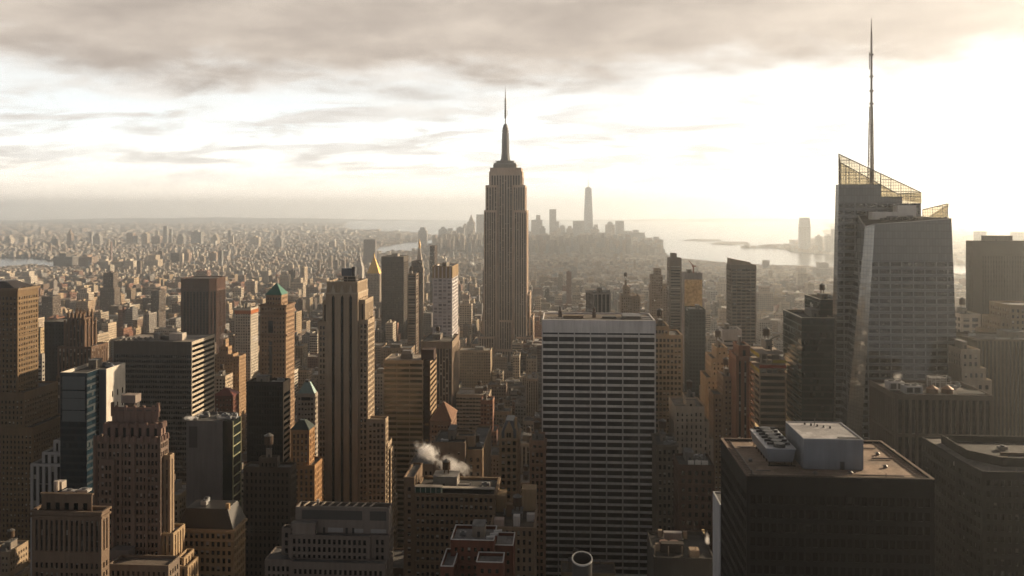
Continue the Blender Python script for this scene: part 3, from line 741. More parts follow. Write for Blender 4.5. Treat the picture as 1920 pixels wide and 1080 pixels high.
# ---- black office block with a gravel roof and grey roof houses (bottom right)
def black_block():
    Y = 238.0
    x0, x1 = gx(1400, Y), gx(1752, Y); y1 = 277.0; z = zz(896, 75, Y)
    b = B('office_block', 'black office block whose wide gravel roof carries a grey penthouse and a row of fans', x0, x1, Y, y1)
    bl = (.012, .012, .013)
    b.tier(x0, x1, Y, y1, 0, z, bl, cell=(1.9, 3.9), frac=(.72, .62), dep=.3, top=4.5, glass=m_glass('black_window_glass', (.003, .003, .004), (.02, .02, .02), .06, .08, spec=.12), name='shaft', roofc=(.27, .19, .135), drop=.5, rim=.7)
    zr = z - .5
    for a, c, d, e in ((x0 + .7, x0 + 2.6, Y + .8, y1 - .8), (x1 - 3, x1 - 1.1, Y + .8, y1 - .8)):     # window-washing rails along the edges
        m = MB()
        for X in (a, c): m.box(X - .08, X + .08, d, e, zr + .02, zr + .3)
        for k in range(24): yy = d + (e - d) * (k + .5) / 24; m.box(a, c, yy - .07, yy + .07, zr + .02, zr + .2)
        m.build('roof_rail', METAL, b.e, (.14, .10, .08))
    b.box('coping', x0 - .15, x0 + .75, Y - .15, y1 + .15, z + .003, z + .22, (.16, .11, .085)); b.box('coping', x1 - .75, x1 + .15, Y - .15, y1 + .15, z + .003, z + .22, (.12, .085, .065))
    b.box('coping', x0 + .751, x1 - .751, Y - .15, Y + .75, z + .003, z + .2, (.07, .055, .045)); b.box('coping', x0 + .751, x1 - .751, y1 - .75, y1 + .15, z + .003, z + .2, (.12, .085, .065))
    # penthouse
    Yp = 247.0; a, c = gx(1507, Yp), gx(1619, Yp); zt = zz(824, a, Yp); yb = 267
    ph = b.box('penthouse', a, c, Yp, yb, zr + .1, zt, (.185, .20, .225), WALL)
    b.box('penthouse_roof', a + .35, c - .35, Yp + .35, yb - .35, zt + .004, zt + .06, (.36, .35, .35), ROOF, ph)
    m = MB()
    for p in ((a - .05, c + .05, Yp - .05, Yp + .35), (a - .05, c + .05, yb - .35, yb + .05)): m.box(*p, zt + .005, zt + .3)
    for p in ((a - .05, a + .35, Yp + .351, yb - .351), (c - .35, c + .05, Yp + .351, yb - .351)): m.box(*p, zt + .005, zt + .3)
    m.build('penthouse_coping', METAL, ph, (.30, .30, .31))
    b.box('penthouse_door', c - 6.6, c - 5.3, Yp - .06, Yp - .003, zr + .1, zr + 2.4, (.035, .04, .045), METAL, ph)
    b.box('roof_hatch', c - 6.5, c - .8, Yp + .9, Yp + 2.5, zt + .065, zt + .3, (.02, .02, .02), METAL, ph)
    for i in range(5):
        m = MB(); X, YY = a + 5 + i * 1.6, yb - 3 - (i * 37 % 9); m.cyl(X, YY, zt + .065, zt + .7, .28, None, 8); m.build('vent_pipe', METAL, ph, (.05, .05, .05))
    m = MB(); X, YY = a + 7.5, yb - 4; m.bar((X, YY, zt), (X + .3, YY, zt + 2.2), .18); m.build('aerial', METAL, ph, (.1, .1, .1))
    for i, (xa, xb, yy, hh) in enumerate(((x0 + 4, x0 + 8, Y + 6, .5), (x0 + 28, x0 + 44, Y + 3.2, .45), (x0 + 41, x0 + 47, Y + 20, .6), (x0 + 3.4, x0 + 7.5, Y + 30, .5), (x0 + 40, x0 + 46, Y + 31, .5))):
        o = b.box('roof_pipe', xa, xb, yy, yy + .3, zr + .15, zr + hh, (.2, .17, .15), METAL)
    for i, (X, YY) in enumerate(((x0 + 42, Y + 12), (x0 + 44.5, Y + 25), (x0 + 30, Y + 5.5), (x0 + 20, Y + 4.5), (x0 + 4.5, Y + 16))):
        m = MB(); m.cyl(X, YY, zr, zr + .5, .55, .55, 12); m.cyl(X, YY, zr + .503, zr + .85, .75, .3, 12); m.build('roof_vent', METAL, b.e, (.13, .12, .11))
    m = MB()
    for k in range(12): X = x0 + 1.2 + (x1 - x0 - 2.4) * k / 11; m.bar((X, Y + 1.1, zr), (X, Y + 1.1, zr + 1.2), .07)
    m.bar((x0 + 1.2, Y + 1.1, zr + 1.2), (x1 - 1.2, Y + 1.1, zr + 1.2), .07); m.bar((x0 + 1.2, Y + 1.1, zr + .65), (x1 - 1.2, Y + 1.1, zr + .65), .05); m.build('guard_rail', METAL, b.e, (.09, .08, .075))
    # cooling-tower trough on legs with a row of fans
    Yc = 250.0; a, c = gx(1437, Yc), gx(1492, Yc); yb = 272
    ct = MB(); zt = zz(842, a, Yc); zb = zr + 1.1
    ct.prism([(a + .8, Yc + .3), (c - .8, Yc + .3), (c - .8, yb), (a + .8, yb)], zb, zt, 0, True, [(a, Yc), (c, Yc), (c, yb), (a, yb)])
    co = ct.build('cooling_tower', METAL, b.e, (.17, .185, .21))
    b.box('cooling_tower_deck', a - .1, c + .1, Yc - .1, yb + .1, zt + .004, zt + .25, (.40, .40, .41), METAL, co)
    for i in range(6):
        yy = Yc + 1.9 + i * 3.6
        m = MB(); m.cyl((a + c) / 2, yy, zt + .26, zt + 1.3, 1.75, 1.6, 18); m.build('fan', METAL, co, (.03, .03, .03))
        m = MB(); m.box(a + 1.2, c - .6, yy + 1.95, yy + 2.5, zt + .26, zt + .9); m.build('fan_motor', METAL, co, (.05, .05, .055))
    for i in range(7):
        yy = Yc + .8 + i * 3.3
        for X in (a + 1.0, c - 1.0): b.box('support_leg', X - .15, X + .15, yy, yy + .3, zr, zb + .05, (.02, .02, .02), METAL, co)
    b.box('base_beam', a + .4, c - .2, Yc - .6, Yc - .2, zr, zr + .35, (.02, .02, .02), METAL, co)
    for X, YY in ((x0 + 2, Y + 3), (x1 - 12, Y + 2.5), (x0 + 14, Y + 14)):
        m = MB(); m.cyl(X, YY, zr, zr + 1.3, .1, None, 8); m.build('vent_pipe', METAL, b.e, (.04, .04, .04))
    HEROES.append((x0, x1, Y, y1, z))
black_block()

# ---- dark stone block with chamfered corner and ring-shaped penthouse (far bottom right)
def dark_octagon():
    Y = 300.0; x0 = gx(1842, Y); z = zz(884, x0, Y)
    b = B('office_block', 'black office block with a cut corner and a raised ring penthouse at the right edge', 141, 205, Y, 345)
    r = [(x0, Y), (205, Y), (205, 345), (141.5, 345), (141.5, Y + 15)]
    b.tier(0, 0, 0, 0, 0, z, (.012, .0115, .011), ring=r, cell=(2.4, 3.9), frac=(.5, .55), glass=m_glass('dark_lit_glass', (.006, .006, .007), (.04, .03, .02), .1, lit=0), name='shaft', roofc=(.12, .11, .10), drop=.5)
    a = gx(1805, 318); c = 200; zt = zz(852, a + 10, 312)
    q = [(a + 9, 308), (c, 308), (c, 338), (a + 1, 338), (a + 1, 317)]
    b.tier(0, 0, 0, 0, z - .5, zt, (.028, .024, .02), ring=q, fac=WALL, name='ring_penthouse', roofc=(.03, .028, .027), drop=2.2, rim=.5)
    b.box('roof_beam', a + 14, c - 1, 319, 319.6, zt - 2.2, zt - 1.2, (.16, .12, .09), METAL); b.box('roof_beam', a + 8, a + 14, 314, 314.5, zt - 2.2, zt - 1.3, (.2, .15, .1), METAL)
    b.unit(a + 18, 326, zt - 2.2, 3, 2, 1.4, (.2, .19, .18))
    for k in range(4): b.box('roof_post', x0 - 6 + k * 9, x0 - 5.8 + k * 9, Y + 1.6 if k else Y + 8, Y + 1.8 if k else Y + 8.2, z - .5, z + .9, (.2, .18, .16), METAL)
dark_octagon()

# ---- pale sliver of a slab left of the black block
b = B('office_slab', 'pale grey slab edge showing between the white-gridded slab and the black block', 50.4, 100, 279, 292.5)
b.tier(50.4, 100, 279, 292.5, 0, zz(921, 50, 292.5), (.42, .42, .43), cell=(3, 3.8), frac=(.4, .5), marg=2, faces='FR', name='shaft', roofc=(.1, .1, .1), drop=.4)

# ---- round chimney, rim tipped towards the street
def chimney():
    Y = 250; x = gx(1091.5, Y); r = 2.95; zc = zz(1047, x, Y)
    b = B('chimney', 'round dark metal chimney with a pale rim in front of the white-gridded slab', x - 3, x + 3, Y - 3, Y + 3, cat='chimney')
    m = MB(); n = 28; tilt = .62
    R0 = [(x + r * cos(2 * pi * i / n), Y + r * sin(2 * pi * i / n)) for i in range(n)]; ri = r - .22
    R1 = [(x + ri * cos(2 * pi * i / n), Y + ri * sin(2 * pi * i / n)) for i in range(n)]
    zt = lambda p: zc + (p[1] - Y) * .28
    for i in range(n):
        j = (i + 1) % n
        m.poly([(*R0[i], 0), (*R0[j], 0), (*R0[j], zt(R0[j])), (*R0[i], zt(R0[i]))])
        m.poly([(*R1[j], zc - 9), (*R1[i], zc - 9), (*R1[i], zt(R1[i])), (*R1[j], zt(R1[j]))])
    m.poly([(*p, zc - 9) for p in R1])
    m.build('flue', METAL, b.e, (.07, .068, .065))
    q = MB()
    Ro = [(x + (r + .12) * cos(2 * pi * i / n), Y + (r + .12) * sin(2 * pi * i / n)) for i in range(n)]
    for i in range(n):
        j = (i + 1) % n; f = lambda p, h: (*p, zt(p) + h)
        q.poly([f(Ro[i], -.3), f(Ro[j], -.3), f(Ro[j], .12), f(Ro[i], .12)]); q.poly([f(Ro[i], .12), f(Ro[j], .12), f(R1[j], .12), f(R1[i], .12)]); q.poly([f(R1[i], .12), f(R1[j], .12), f(R1[j], -.3), f(R1[i], -.3)])
    q.build('rim', METAL, b.e, (.55, .54, .52))
    d = MB(); d.cyl(x, Y, zc - 4, zc - 2.6, ri - .05, 1.2, 20); d.build('damper', METAL, b.e, (.22, .13, .08))
chimney()

# ---- dark-windowed pier block right of the glass skyscraper's foot
def pier_block():
    Y = 406.0; x0, x1 = gx(1679, Y), gx(1862, Y); y1 = gy(1630, x0); z = zz(740, 175, Y)
    b = B('office_block', 'brown stone block with tall black window slots and busy roof gear below the glass skyscraper', x0, x1, Y, y1)
    col = (.085, .066, .054)
    b.tier(x0, x1, Y, y1, 0, z - 19.5, col, cell=(3.05, 4), frac=(.62, .8), dep=1.1, tall=True, top=.6, marg=.8, glass=STRIP_DARK, name='shaft', rim=.5, drop=.1)
    b.tier(x0 - .05, x1 + .05, Y - .05, y1 + .05, z - 19.5 + .002, z, col, cell=(3.05, 4), frac=(.62, .8), dep=1.1, tall=True, top=2.6, bot=.7, marg=.8, glass=STRIP_DARK, name='upper_storeys', roofc=(.07, .06, .055), drop=1.3)
    zr = z - 1.3
    for a, c, ya, h in ((x0 + 2, x0 + 9.5, Y + 13, 4.3), (x0 + 6.5, x0 + 14.5, Y + 5, 4.0)):
        o = b.box('cooling_unit', a, c, ya, ya + 6, zr + .4, zr + h, (.33, .33, .34), METAL)
        for k in range(2):
            m = MB(); m.box(a + .6 + k * 3.6, a + 3.4 + k * 3.6, ya - .06, ya - .003, zr + 1, zr + h - .6); m.build('intake_grille', METAL, o, (.03, .03, .03))
            m = MB(); m.cyl(a + 2 + k * 3.4, ya + 3, zr + h + .003, zr + h + .6, 1.3, None, 12); m.build('fan', METAL, o, (.08, .08, .08))
    for X in (x0 + 21, x0 + 28):
        m = MB(); m.cyl(X, Y + 10, zr, zr + 2.2, 2.6, 2.6, 14); o = m.build('water_tank', WALL, b.e, (.14, .08, .05)); m = MB(); m.cyl(X, Y + 10, zr + 2.203, zr + 3.8, 2.8, .2, 14); m.build('tank_roof', METAL, o, (.28, .14, .08))
    f = MB()
    for X in (x0 + 22, x0 + 26, x0 + 31):
        for YY in (Y + 13, Y + 18): f.bar((X, YY, zr), (X, YY, zr + 7), .25)
    for YY in (Y + 13, Y + 18): f.bar((x0 + 22, YY, zr + 7), (x0 + 31, YY, zr + 7), .25); f.bar((x0 + 22, YY, zr + 4.5), (x0 + 31, YY, zr + 4.5), .2); f.bar((x0 + 22, YY, zr + 4.5), (x0 + 31, YY, zr + 7), .18)
    [f.bar((X, Y + 13, zr + 7), (X, Y + 18, zr + 7), .2) for X in (x0 + 22, x0 + 31)]; f.build('steel_frame', METAL, b.e, (.36, .35, .33))
    for k in range(4): b.box('roof_pipe', x0 + 31, x0 + 43, Y + 5 + k * 1.7, Y + 5.5 + k * 1.7, zr + .8, zr + 1.2, (.35, .33, .30), METAL)
    b.kit(x0 + 15, x1 - 2, Y + 18, y1 - 2, zr, 8, 0, 1, 4)
pier_block()

# ---- green glass block with the sign, between the brown towers and the glass skyscraper
def green_block():
    Y = 505.0; x0, x1 = gx(1503, Y), gx(1566, Y); y1 = gy(1468.5, x0); z = zz(596, x0, Y)
    b = B('office_block', 'dark green glass block with a stepped roof and a white sign high on its side', x0, x1, Y, y1)
    gm = m_glass('green_glass', (.003, .009, .010), (.012, .02, .019), .1, .12, (.003, .010, .010), .25, spec=.3)
    gm2 = m_glass('green_glass_mirror', (.005, .014, .013), (.02, .03, .027), .15, .06, (.005, .014, .012), .2, spec=.5)
    for nm, r, zb, zt in (('shaft', (x0, x1, Y, y1), 0, z), ('upper_block', (gx(1538, Y + 14), x1 + 12, Y + 14, Y + 14 + (gy(1508.5, gx(1538, Y + 14)) - Y - 14)), z - 1, zz(562, x1, Y + 14))):
        m = MB(); a, c, d, e = r; n = round((c - a) / 1.6); nf = (zt - zb) / 3.9; k = round((e - d) / 1.6)
        m.poly([(a, d, zb), (c, d, zb), (c, d, zt), (a, d, zt)], 0, [(0, 0), (n, 0), (n, nf), (0, nf)])
        m.poly([(c, d, zb), (c, e, zb), (c, e, zt), (c, d, zt)], 0, [(0, 0), (k, 0), (k, nf), (0, nf)]); m.poly([(c, e, zb), (a, e, zb), (a, e, zt), (c, e, zt)], 0, [(0, 0), (n, 0), (n, nf), (0, nf)])
        m.poly([(a, e, zb), (a, d, zb), (a, d, zt), (a, e, zt)], 1, [(0, 0), (k, 0), (k, nf), (0, nf)])
        m.rim([(a, d), (c, d), (c, e), (a, e)], zt, .4, 1.6, 2)
        o = m.build(nm, [gm, gm2, WALL], b.e, (.2, .17, .13))
        b.box('roof', a + .4, c - .4, d + .4, e - .4, zt - 2, zt - 1.6, (.05, .042, .038), ROOF, o)
        HEROES.append((a, c, d, e, zt))
        b.box('coping', a - .12, a + .5, d - .12, e + .1, zt + .003, zt + .3, (.62, .55, .45), METAL, o); b.box('coping', a + .501, c, d - .12, d + .5, zt + .003, zt + .25, (.5, .43, .35), METAL, o)
        last = r
    a, c, d, e = last; zt = zz(562, x1, Y + 14)
    for t, dz in (('Met', 0.0), ('Life', -2.55)):
        cu = bpy.data.curves.new('sign_lettering', 'FONT'); cu.body = t; cu.size = 3.7; cu.extrude = .06; cu.align_x = 'CENTER'
        tmp = bpy.data.objects.new('sign_lettering', cu); COL.objects.link(tmp); me = bpy.data.meshes.new_from_object(tmp.evaluated_get(bpy.context.evaluated_depsgraph_get())); bpy.data.objects.remove(tmp)
        so = bpy.data.objects.new('sign_lettering', me); COL.objects.link(so); me.materials.clear(); me.materials.append(METAL); so.color = (.75, .74, .72, 1)
        so.rotation_euler = (R(90), 0, R(-90)); so.location = (a - .1, (d + e) / 2 + 1, zt - 6.1 + dz); so.parent = b.e; so.matrix_parent_inverse = world(b.e).inverted()
    b.kit(x0 + 2, x1 - 1, Y + 3, y1 - 2, z - 1.6, 4, 0, 1, 8); b.kit(a + 2, c - 2, d + 3, e - 2, zt - 1.6, 5, 1, 1, 9)
green_block()

# ================================================================ plainer near and middle buildings, one call each
def simple(name, label, px0, px1, ytop, Y, side=None, dep=None, col=TAN, kitn=4, tank=1, cat='building', levels=(), cornice=None, roofc=None, kx=1, **k):
    """levels: extra tiers (inset l, r, f, b in metres, photo row of the top) standing on the main one, or lower aprons (negative insets)"""
    x0, x1, y0, y1, z = hero(px0, px1, ytop, Y, side, dep)
    if os_debug: print("%-60s x %.0f..%.0f y %.0f..%.0f z %.0f" % (label[:60], x0, x1, y0, y1, z))
    allx = [(x0 + a, x1 - r, y0 + f, y1 - q) for a, r, f, q, _ in levels] + [(x0, x1, y0, y1)]
    b = B(name, label, min(p[0] for p in allx), max(p[1] for p in allx), min(p[2] for p in allx), max(p[3] for p in allx), cat)
    rc = roofc or random.Random(label).choice(((.10, .095, .09), (.14, .125, .11), (.07, .066, .062), (.18, .16, .14)))
    b.tier(x0, x1, y0, y1, 0, z, col, roofc=rc, **k)
    if not k.get('tall') and not k.get('fac') and k.get('cell', (3, 3))[0] < 4 and z - 20 > 0:
        for q in range(2 if z < 130 else 3): b.band(x0, x1, y0, y1, z - (9 + 23 * q) - .6, .55, .28, shade(col, b.rng, 1.0, 1.2), 'belt_course')
    if cornice: b.band(x0, x1, y0, y1, z - 1.2, 1.2, .7, tuple(c * 1.1 for c in col))
    top = (x0, x1, y0, y1, z)
    for i, (a, r, f, q, yt) in enumerate(levels):
        zt = zz(yt, (x0 + x1) / 2, y0 + f); up = zt > z
        R_ = (x0 + a, x1 - r, y0 + f, y1 - q)
        kk = dict(k); kk['name'] = 'setback' if up else 'lower_wing'
        b.tier(*R_, (top[4] - 1.15) if up else 0, zt, col, roofc=rc, **kk)
        if up: top = (*R_, zt)
    b.top = top; b.main = (x0, x1, y0, y1, z)
    if kitn: b.kit(top[0] + 1, top[1] - 1, top[2] + 1, top[3] - 1, top[4] - 1.1, kitn, tank, 1, kitn)
    return b
os_debug = False

# far left
b = simple('office_tower', 'brown stone tower cut by the left edge with one gold-lit side', -70, 33, 541, 560, dep=23, col=(.17, .115, .065), cell=(2.7, 3.6), frac=(.45, .55), top=5, kitn=2, tank=0,
           levels=((-8, -6, -2, -14, 735), (-14, -13, -3, -14, 800)), roofc=(.05, .045, .04))
x0, x1, y0, y1, z = b.main; b.band(x0, x1, y0, y1, z - 1.5, 1.7, 1.0, (.2, .14, .09)); b.band(x0, x1, y0, y1, z - 9, .8, .5, (.22, .155, .09)); b.hip(x0, x1 - 2, y0, y1, z + .25, z + 4.5, .45, (.04, .03, .025), eave=-.6)
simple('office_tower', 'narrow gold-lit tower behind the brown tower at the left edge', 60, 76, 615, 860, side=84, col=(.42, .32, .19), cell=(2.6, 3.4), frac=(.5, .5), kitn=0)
simple('office_block', 'pale striped slab beside the gold-lit tower at the left edge', 68, 79, 664, 700, side=84, col=(.34, .31, .27), cell=(30, 3.6), frac=(.9, .5), kitn=0)
# dark tower with finials
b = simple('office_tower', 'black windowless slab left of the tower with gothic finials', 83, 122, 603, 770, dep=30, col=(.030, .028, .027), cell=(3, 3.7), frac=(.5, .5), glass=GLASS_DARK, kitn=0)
b = simple('office_tower', 'dark brown gothic tower with a crown of tall pointed finials', 122, 158, 606, 745, dep=18, col=(.13, .08, .052), cell=(3.4, 4), frac=(.42, .7), tall=True, kitn=0,
           levels=((2, 2, 2, 2, 596), (-6, -8, -2, -8, 650), (-7, -12, -2.5, -10, 705)))
x0, x1, y0, y1, z = b.top
for i in range(5):
    for YY in (y0, y1):
        X = x0 + (x1 - x0) * i / 4; m = MB(); m.box(X - .9, X + .9, YY - .9, YY + .9, z - 6, z + 4); m.cyl(X, YY, z + 4.002, z + 8, 1.1, .1, 4); m.build('finial', WALL, b.e, (.17, .105, .065))
x0, x1, y0, y1, z = b.main
for i in range(6):
    X = x0 + (x1 - x0) * i / 5; m = MB(); m.box(X - .7, X + .7, y0 - 1.0, y0 - .003, 0, z + 3); m.build('buttress', WALL, b.e, (.14, .085, .055))
for i in range(4):
    YY = y0 + (y1 - y0) * i / 3; m = MB(); m.box(x1 + .003, x1 + 1.0, YY - .8, YY + .8, 0, z + 3.5); m.build('buttress', WALL, b.e, (.16, .10, .065))

# blue glass and white slab
def blue_block():
    Y = 440.0; x0 = gx(113, Y); xm = gx(163, Y); Y2 = 452.0; x1 = gx(199, Y2); y1 = gy(235, x1); z = zz(692, x1, Y2)
    b = B('office_block', 'slab with blue-black glass front, grey corner and sunlit white blank side', x0, x1, Y, y1)
    gb = m_glass('blue_glass', (.005, .012, .019), (.015, .025, .03), .12, .1, (.006, .013, .019), .35, spec=.35)
    ring = [(x0, Y), (xm, Y), (xm, Y2), (x1, Y2), (x1, y1), (x0, y1)]
    m = MB(); nf = z / 3.8
    for i in range(6):
        p, q = ring[i], ring[(i + 1) % 6]
        if i == 3: m.poly([(*p, 0), (*q, 0), (*q, z), (*p, z)], 1)
        else:
            L = math.hypot(p[0] - q[0], p[1] - q[1]) / 1.6; m.poly([(*p, 0), (*q, 0), (*q, z), (*p, z)], 0 if i in (0, 4, 5) else (2 if i == 2 else 0), [(0, 0), (L, 0), (L, nf), (0, nf)])
    m.rim(ring, z, .5, 1.4, 1); m.mi[:] = m.mi
    gray = WALL
    o = m.build('shaft', [gb, WALL, METAL], b.e, (.60, .55, .48))
    b.box('grey_corner_panel', xm + .02, x1 - .05, Y2 - .25, Y2 - .003, 0, z - .02, (.105, .12, .135), METAL)
    b.box('white_side_edge', x1 - .049, x1 + .25, Y2 - .26, Y2 - .004, 0, z, (.5, .45, .4))
    r = MB(); r.prism(inset(ring, .45), z - 1.9, z - 1.4); r.build('roof', ROOF, b.e, (.06, .055, .05))
    for i, (a, c) in enumerate(((706, 730), (733, 744), (747, 768), (770, 790))):
        if i == 1: continue
        zt, zb = zz(a, x0, Y), zz(c, x0, Y); b.box('louvre_panel', x0 + 1.2, xm - 1.2, Y - .12, Y - .003, zb, zt, (.085, .10, .105), METAL)
    b.box('louvre_panel', x0 + 1.2, xm - 1.2, Y - .12, Y - .003, zz(746, x0, Y), zz(733, x0, Y), (.085, .10, .105), METAL)
    for r_ in range(3):
        for c in range(3):
            yy = Y2 + (y1 - Y2) * (.3 + c * .26); zt = zz(733 + r_ * 24, x1, Y2) - 1.5
            b.box('window', x1 + .003, x1 + .12, yy, yy + 1.0, zt - 3.2, zt, (.03, .028, .026), GLASS_DARK)
    b.kit(x0 + 2, x1 - 2, Y2 + 3, y1 - 2, z - 1.4, 10, 0, 1, 3)
    HEROES.append((x0, x1, Y, y1, z))
    b.box('coping', x0 - .1, x0 + .5, Y, y1, z + .003, z + .3, (.5, .44, .36)); b.box('coping', x0 + .501, xm, Y - .1, Y + .45, z + .003, z + .25, (.35, .32, .28))
blue_block()

def ribbon_slab():
    Y = 600.0; x0, x1 = gx(213, Y), gx(359, Y); y1 = gy(402, x1); z = zz(641, x1, Y)
    b = B('office_slab', 'wide dark slab of horizontal window ribbons with striped sunlit end, left of centre', x0, x1, Y, y1)
    gl = m_glass('ribbon_glass', (.008, .009, .009), (.06, .055, .05), .25, .15)
    b.tier(x0, x1, Y, y1, 0, z, (.12, .105, .09), cell=(1.7, 3.75), frac=(.93, .58), dep=.35, top=9, marg=.3, glass=gl, faces='FL', name='shaft', roofc=(.24, .21, .18), drop=.7)
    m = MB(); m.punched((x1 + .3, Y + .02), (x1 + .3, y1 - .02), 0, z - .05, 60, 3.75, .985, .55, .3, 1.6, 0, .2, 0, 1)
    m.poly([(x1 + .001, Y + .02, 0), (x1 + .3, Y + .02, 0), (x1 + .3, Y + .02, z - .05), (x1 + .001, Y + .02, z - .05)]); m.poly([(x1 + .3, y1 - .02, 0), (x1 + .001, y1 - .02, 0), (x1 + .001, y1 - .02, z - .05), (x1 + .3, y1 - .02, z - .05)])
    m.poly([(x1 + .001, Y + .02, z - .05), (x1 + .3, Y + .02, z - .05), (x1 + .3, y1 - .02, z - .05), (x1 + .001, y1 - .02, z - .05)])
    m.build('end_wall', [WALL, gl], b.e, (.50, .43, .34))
    zr = z - .7
    b.box('machine_house', gx(273, Y), gx(284, Y), Y + 12, Y + 20, zr, zr + 5, (.30, .27, .24)); b.box('machine_house', gx(305, Y), gx(330, Y), Y + 10, Y + 18, zr, zr + 5.2, (.5, .44, .38))
    b.box('machine_house', gx(284.5, Y), gx(304, Y), Y + 14, Y + 19, zr, zr + 2.6, (.12, .11, .1))
    for i in range(9): b.unit(x0 + 4 + i * 2.2, Y + 8 + (i % 4) * 3, zr, 2.4, 1.8, 1.3, (.16, .15, .14))
    for k in (1.5, 4.5): b.box('roof_rail', x0 + 2, x1 - 16, Y + k, Y + k + .3, zr, zr + .5, (.16, .15, .14), METAL)
ribbon_slab()

# terracotta-crowned tower
def crown_tower():
    Y = 350.0; x0, x1 = gx(178, Y), gx(300, Y); y1 = gy(308, x1) + 4; z = zz(822, x1, Y)
    b = B('office_tower', 'dim grey-brown art deco tower with scalloped terracotta crown at lower left', x0, gx(350, Y), Y - 5, y1 + 12)
    col = (.17, .125, .10); tc = (.21, .14, .115)
    k = dict(cell=(1.75, 3.5), frac=(.6, .58), dep=.4)
    gl = m_glass('blind_glass_dim', (.008, .008, .008), (.34, .31, .29), .3)
    b.tier(x0, x1, Y, y1, 0, z, col, glass=gl, name='shaft', top=2, **k)
    w = x1 - x0
    for i in range(6):     # piers running up the face
        X = x0 + w * i / 5; c = MB(); c.box(X - .55, X + .55, Y - .55, Y - .003, 0, z + .8); c.build('pier', WALL, b.e, col)
    b.tier(x1 + .002, x1 + 3.0, Y + 3, y1 - 1, 0, z - 8, (.30, .22, .15), cell=(2, 3.5), frac=(.4, .8), tall=True, dep=.4, glass=STRIP, name='corner_bay')
    b.tier(gx(188, Y), gx(216, Y), Y - 1.2, Y - .004, 0, z - 9, col, glass=gl, cell=(1.75, 3.5), frac=(.6, .58), dep=.3, name='bay', hero=False)
    def crenel(x0, x1, y0, y1, z, n, nm):
        for i in range(n):
            X = x0 + (x1 - x0) * (i + .5) / n; c = MB(); c.cyl(X, y0 - .12, z - 1.6, z + .75, .8, .65, 8); c.build(nm, WALL, b.e, tc)
        for i in range(3):
            YY = y0 + (y1 - y0) * (i + .5) / 3; c = MB(); c.cyl(x1 + .12, YY, z - 1.6, z + .75, .8, .65, 8); c.build(nm, WALL, b.e, tc)
    crenel(x0, x1, Y, y1, z, 9, 'merlon')
    a, c, d, e = x0 + 2.4, x1 - .6, Y + 2.2, y1 - 1.5; z2 = zz(796, x1, Y + 2)
    b.tier(a, c, d, e, z - 1.2, z2, tc, cell=(3.6, 9), frac=(.42, .62), dep=.5, top=1.6, bot=.6, glass=STRIP_DARK, tall=True, name='setback')
    crenel(a, c, d, e, z2, 6, 'merlon')
    a, c, d, e = a + 2.8, c - 2.6, d + 2.4, e - 1.5; z3 = zz(764, x1, Y + 5)
    b.tier(a, c, d, e, z2 - 1.2, z3, tc, cell=(3.4, 9), frac=(.40, .66), dep=.5, top=1.4, bot=.6, glass=STRIP_DARK, tall=True, name='setback')
    crenel(a, c, d, e, z3, 5, 'merlon')
    for X in (a, c):
        for YY in (d, e): m = MB(); m.box(X - .5, X + .5, YY - .5, YY + .5, z3 - 4, z3 + 2); m.build('finial', WALL, b.e, tc)
    cx = gx(245, Y + 9); m = MB(); m.cyl(cx, Y + 10, z3 - 1, z3 + 1.2, 3.2, 3.2, 16); m.build('drum', METAL, b.e, (.06, .05, .045)); b.box('cooling_tower', cx - 3.2, cx + 3.2, Y + 7, Y + 12, z3 + 1.203, z3 + 4.6, (.27, .22, .19))
    for pa, pb, top, yy, sd in ((302, 325, 1000, Y + 1, 347), (302, 345, 1046, Y - 1, 364), (302, 352, 1062, Y - 3, 372)):
        xa, xb = x1 + .01 if top < 1001 else gx(pa, yy) + 4 + (top - 1000) * .06, gx(pb, yy); b.tier(xa, xb, yy, max(gy(sd, xb), yy + 9), 0, zz(top, xb, yy), (.36, .26, .16), glass=gl, cell=(2.4, 3.6), frac=(.42, .8), tall=True, dep=.5, top=1.2, name='lower_wing', roofc=(.17, .14, .12), hero=False)
    b.tier(gx(206, 335), gx(318, 335), 334, 344, 0, zz(1062, 0 - 150, 334), (.2, .155, .12), glass=gl, cell=(2.2, 3.6), frac=(.5, .6), name='lower_wing', roofc=(.14, .115, .095), hero=False)
    b.box('skylight', gx(208, 345), gx(243, 345), 344.1, 349.5, zz(1062, -150, 334) - 2, zz(1035, -150, 345), (.17, .15, .14))
crown_tower()

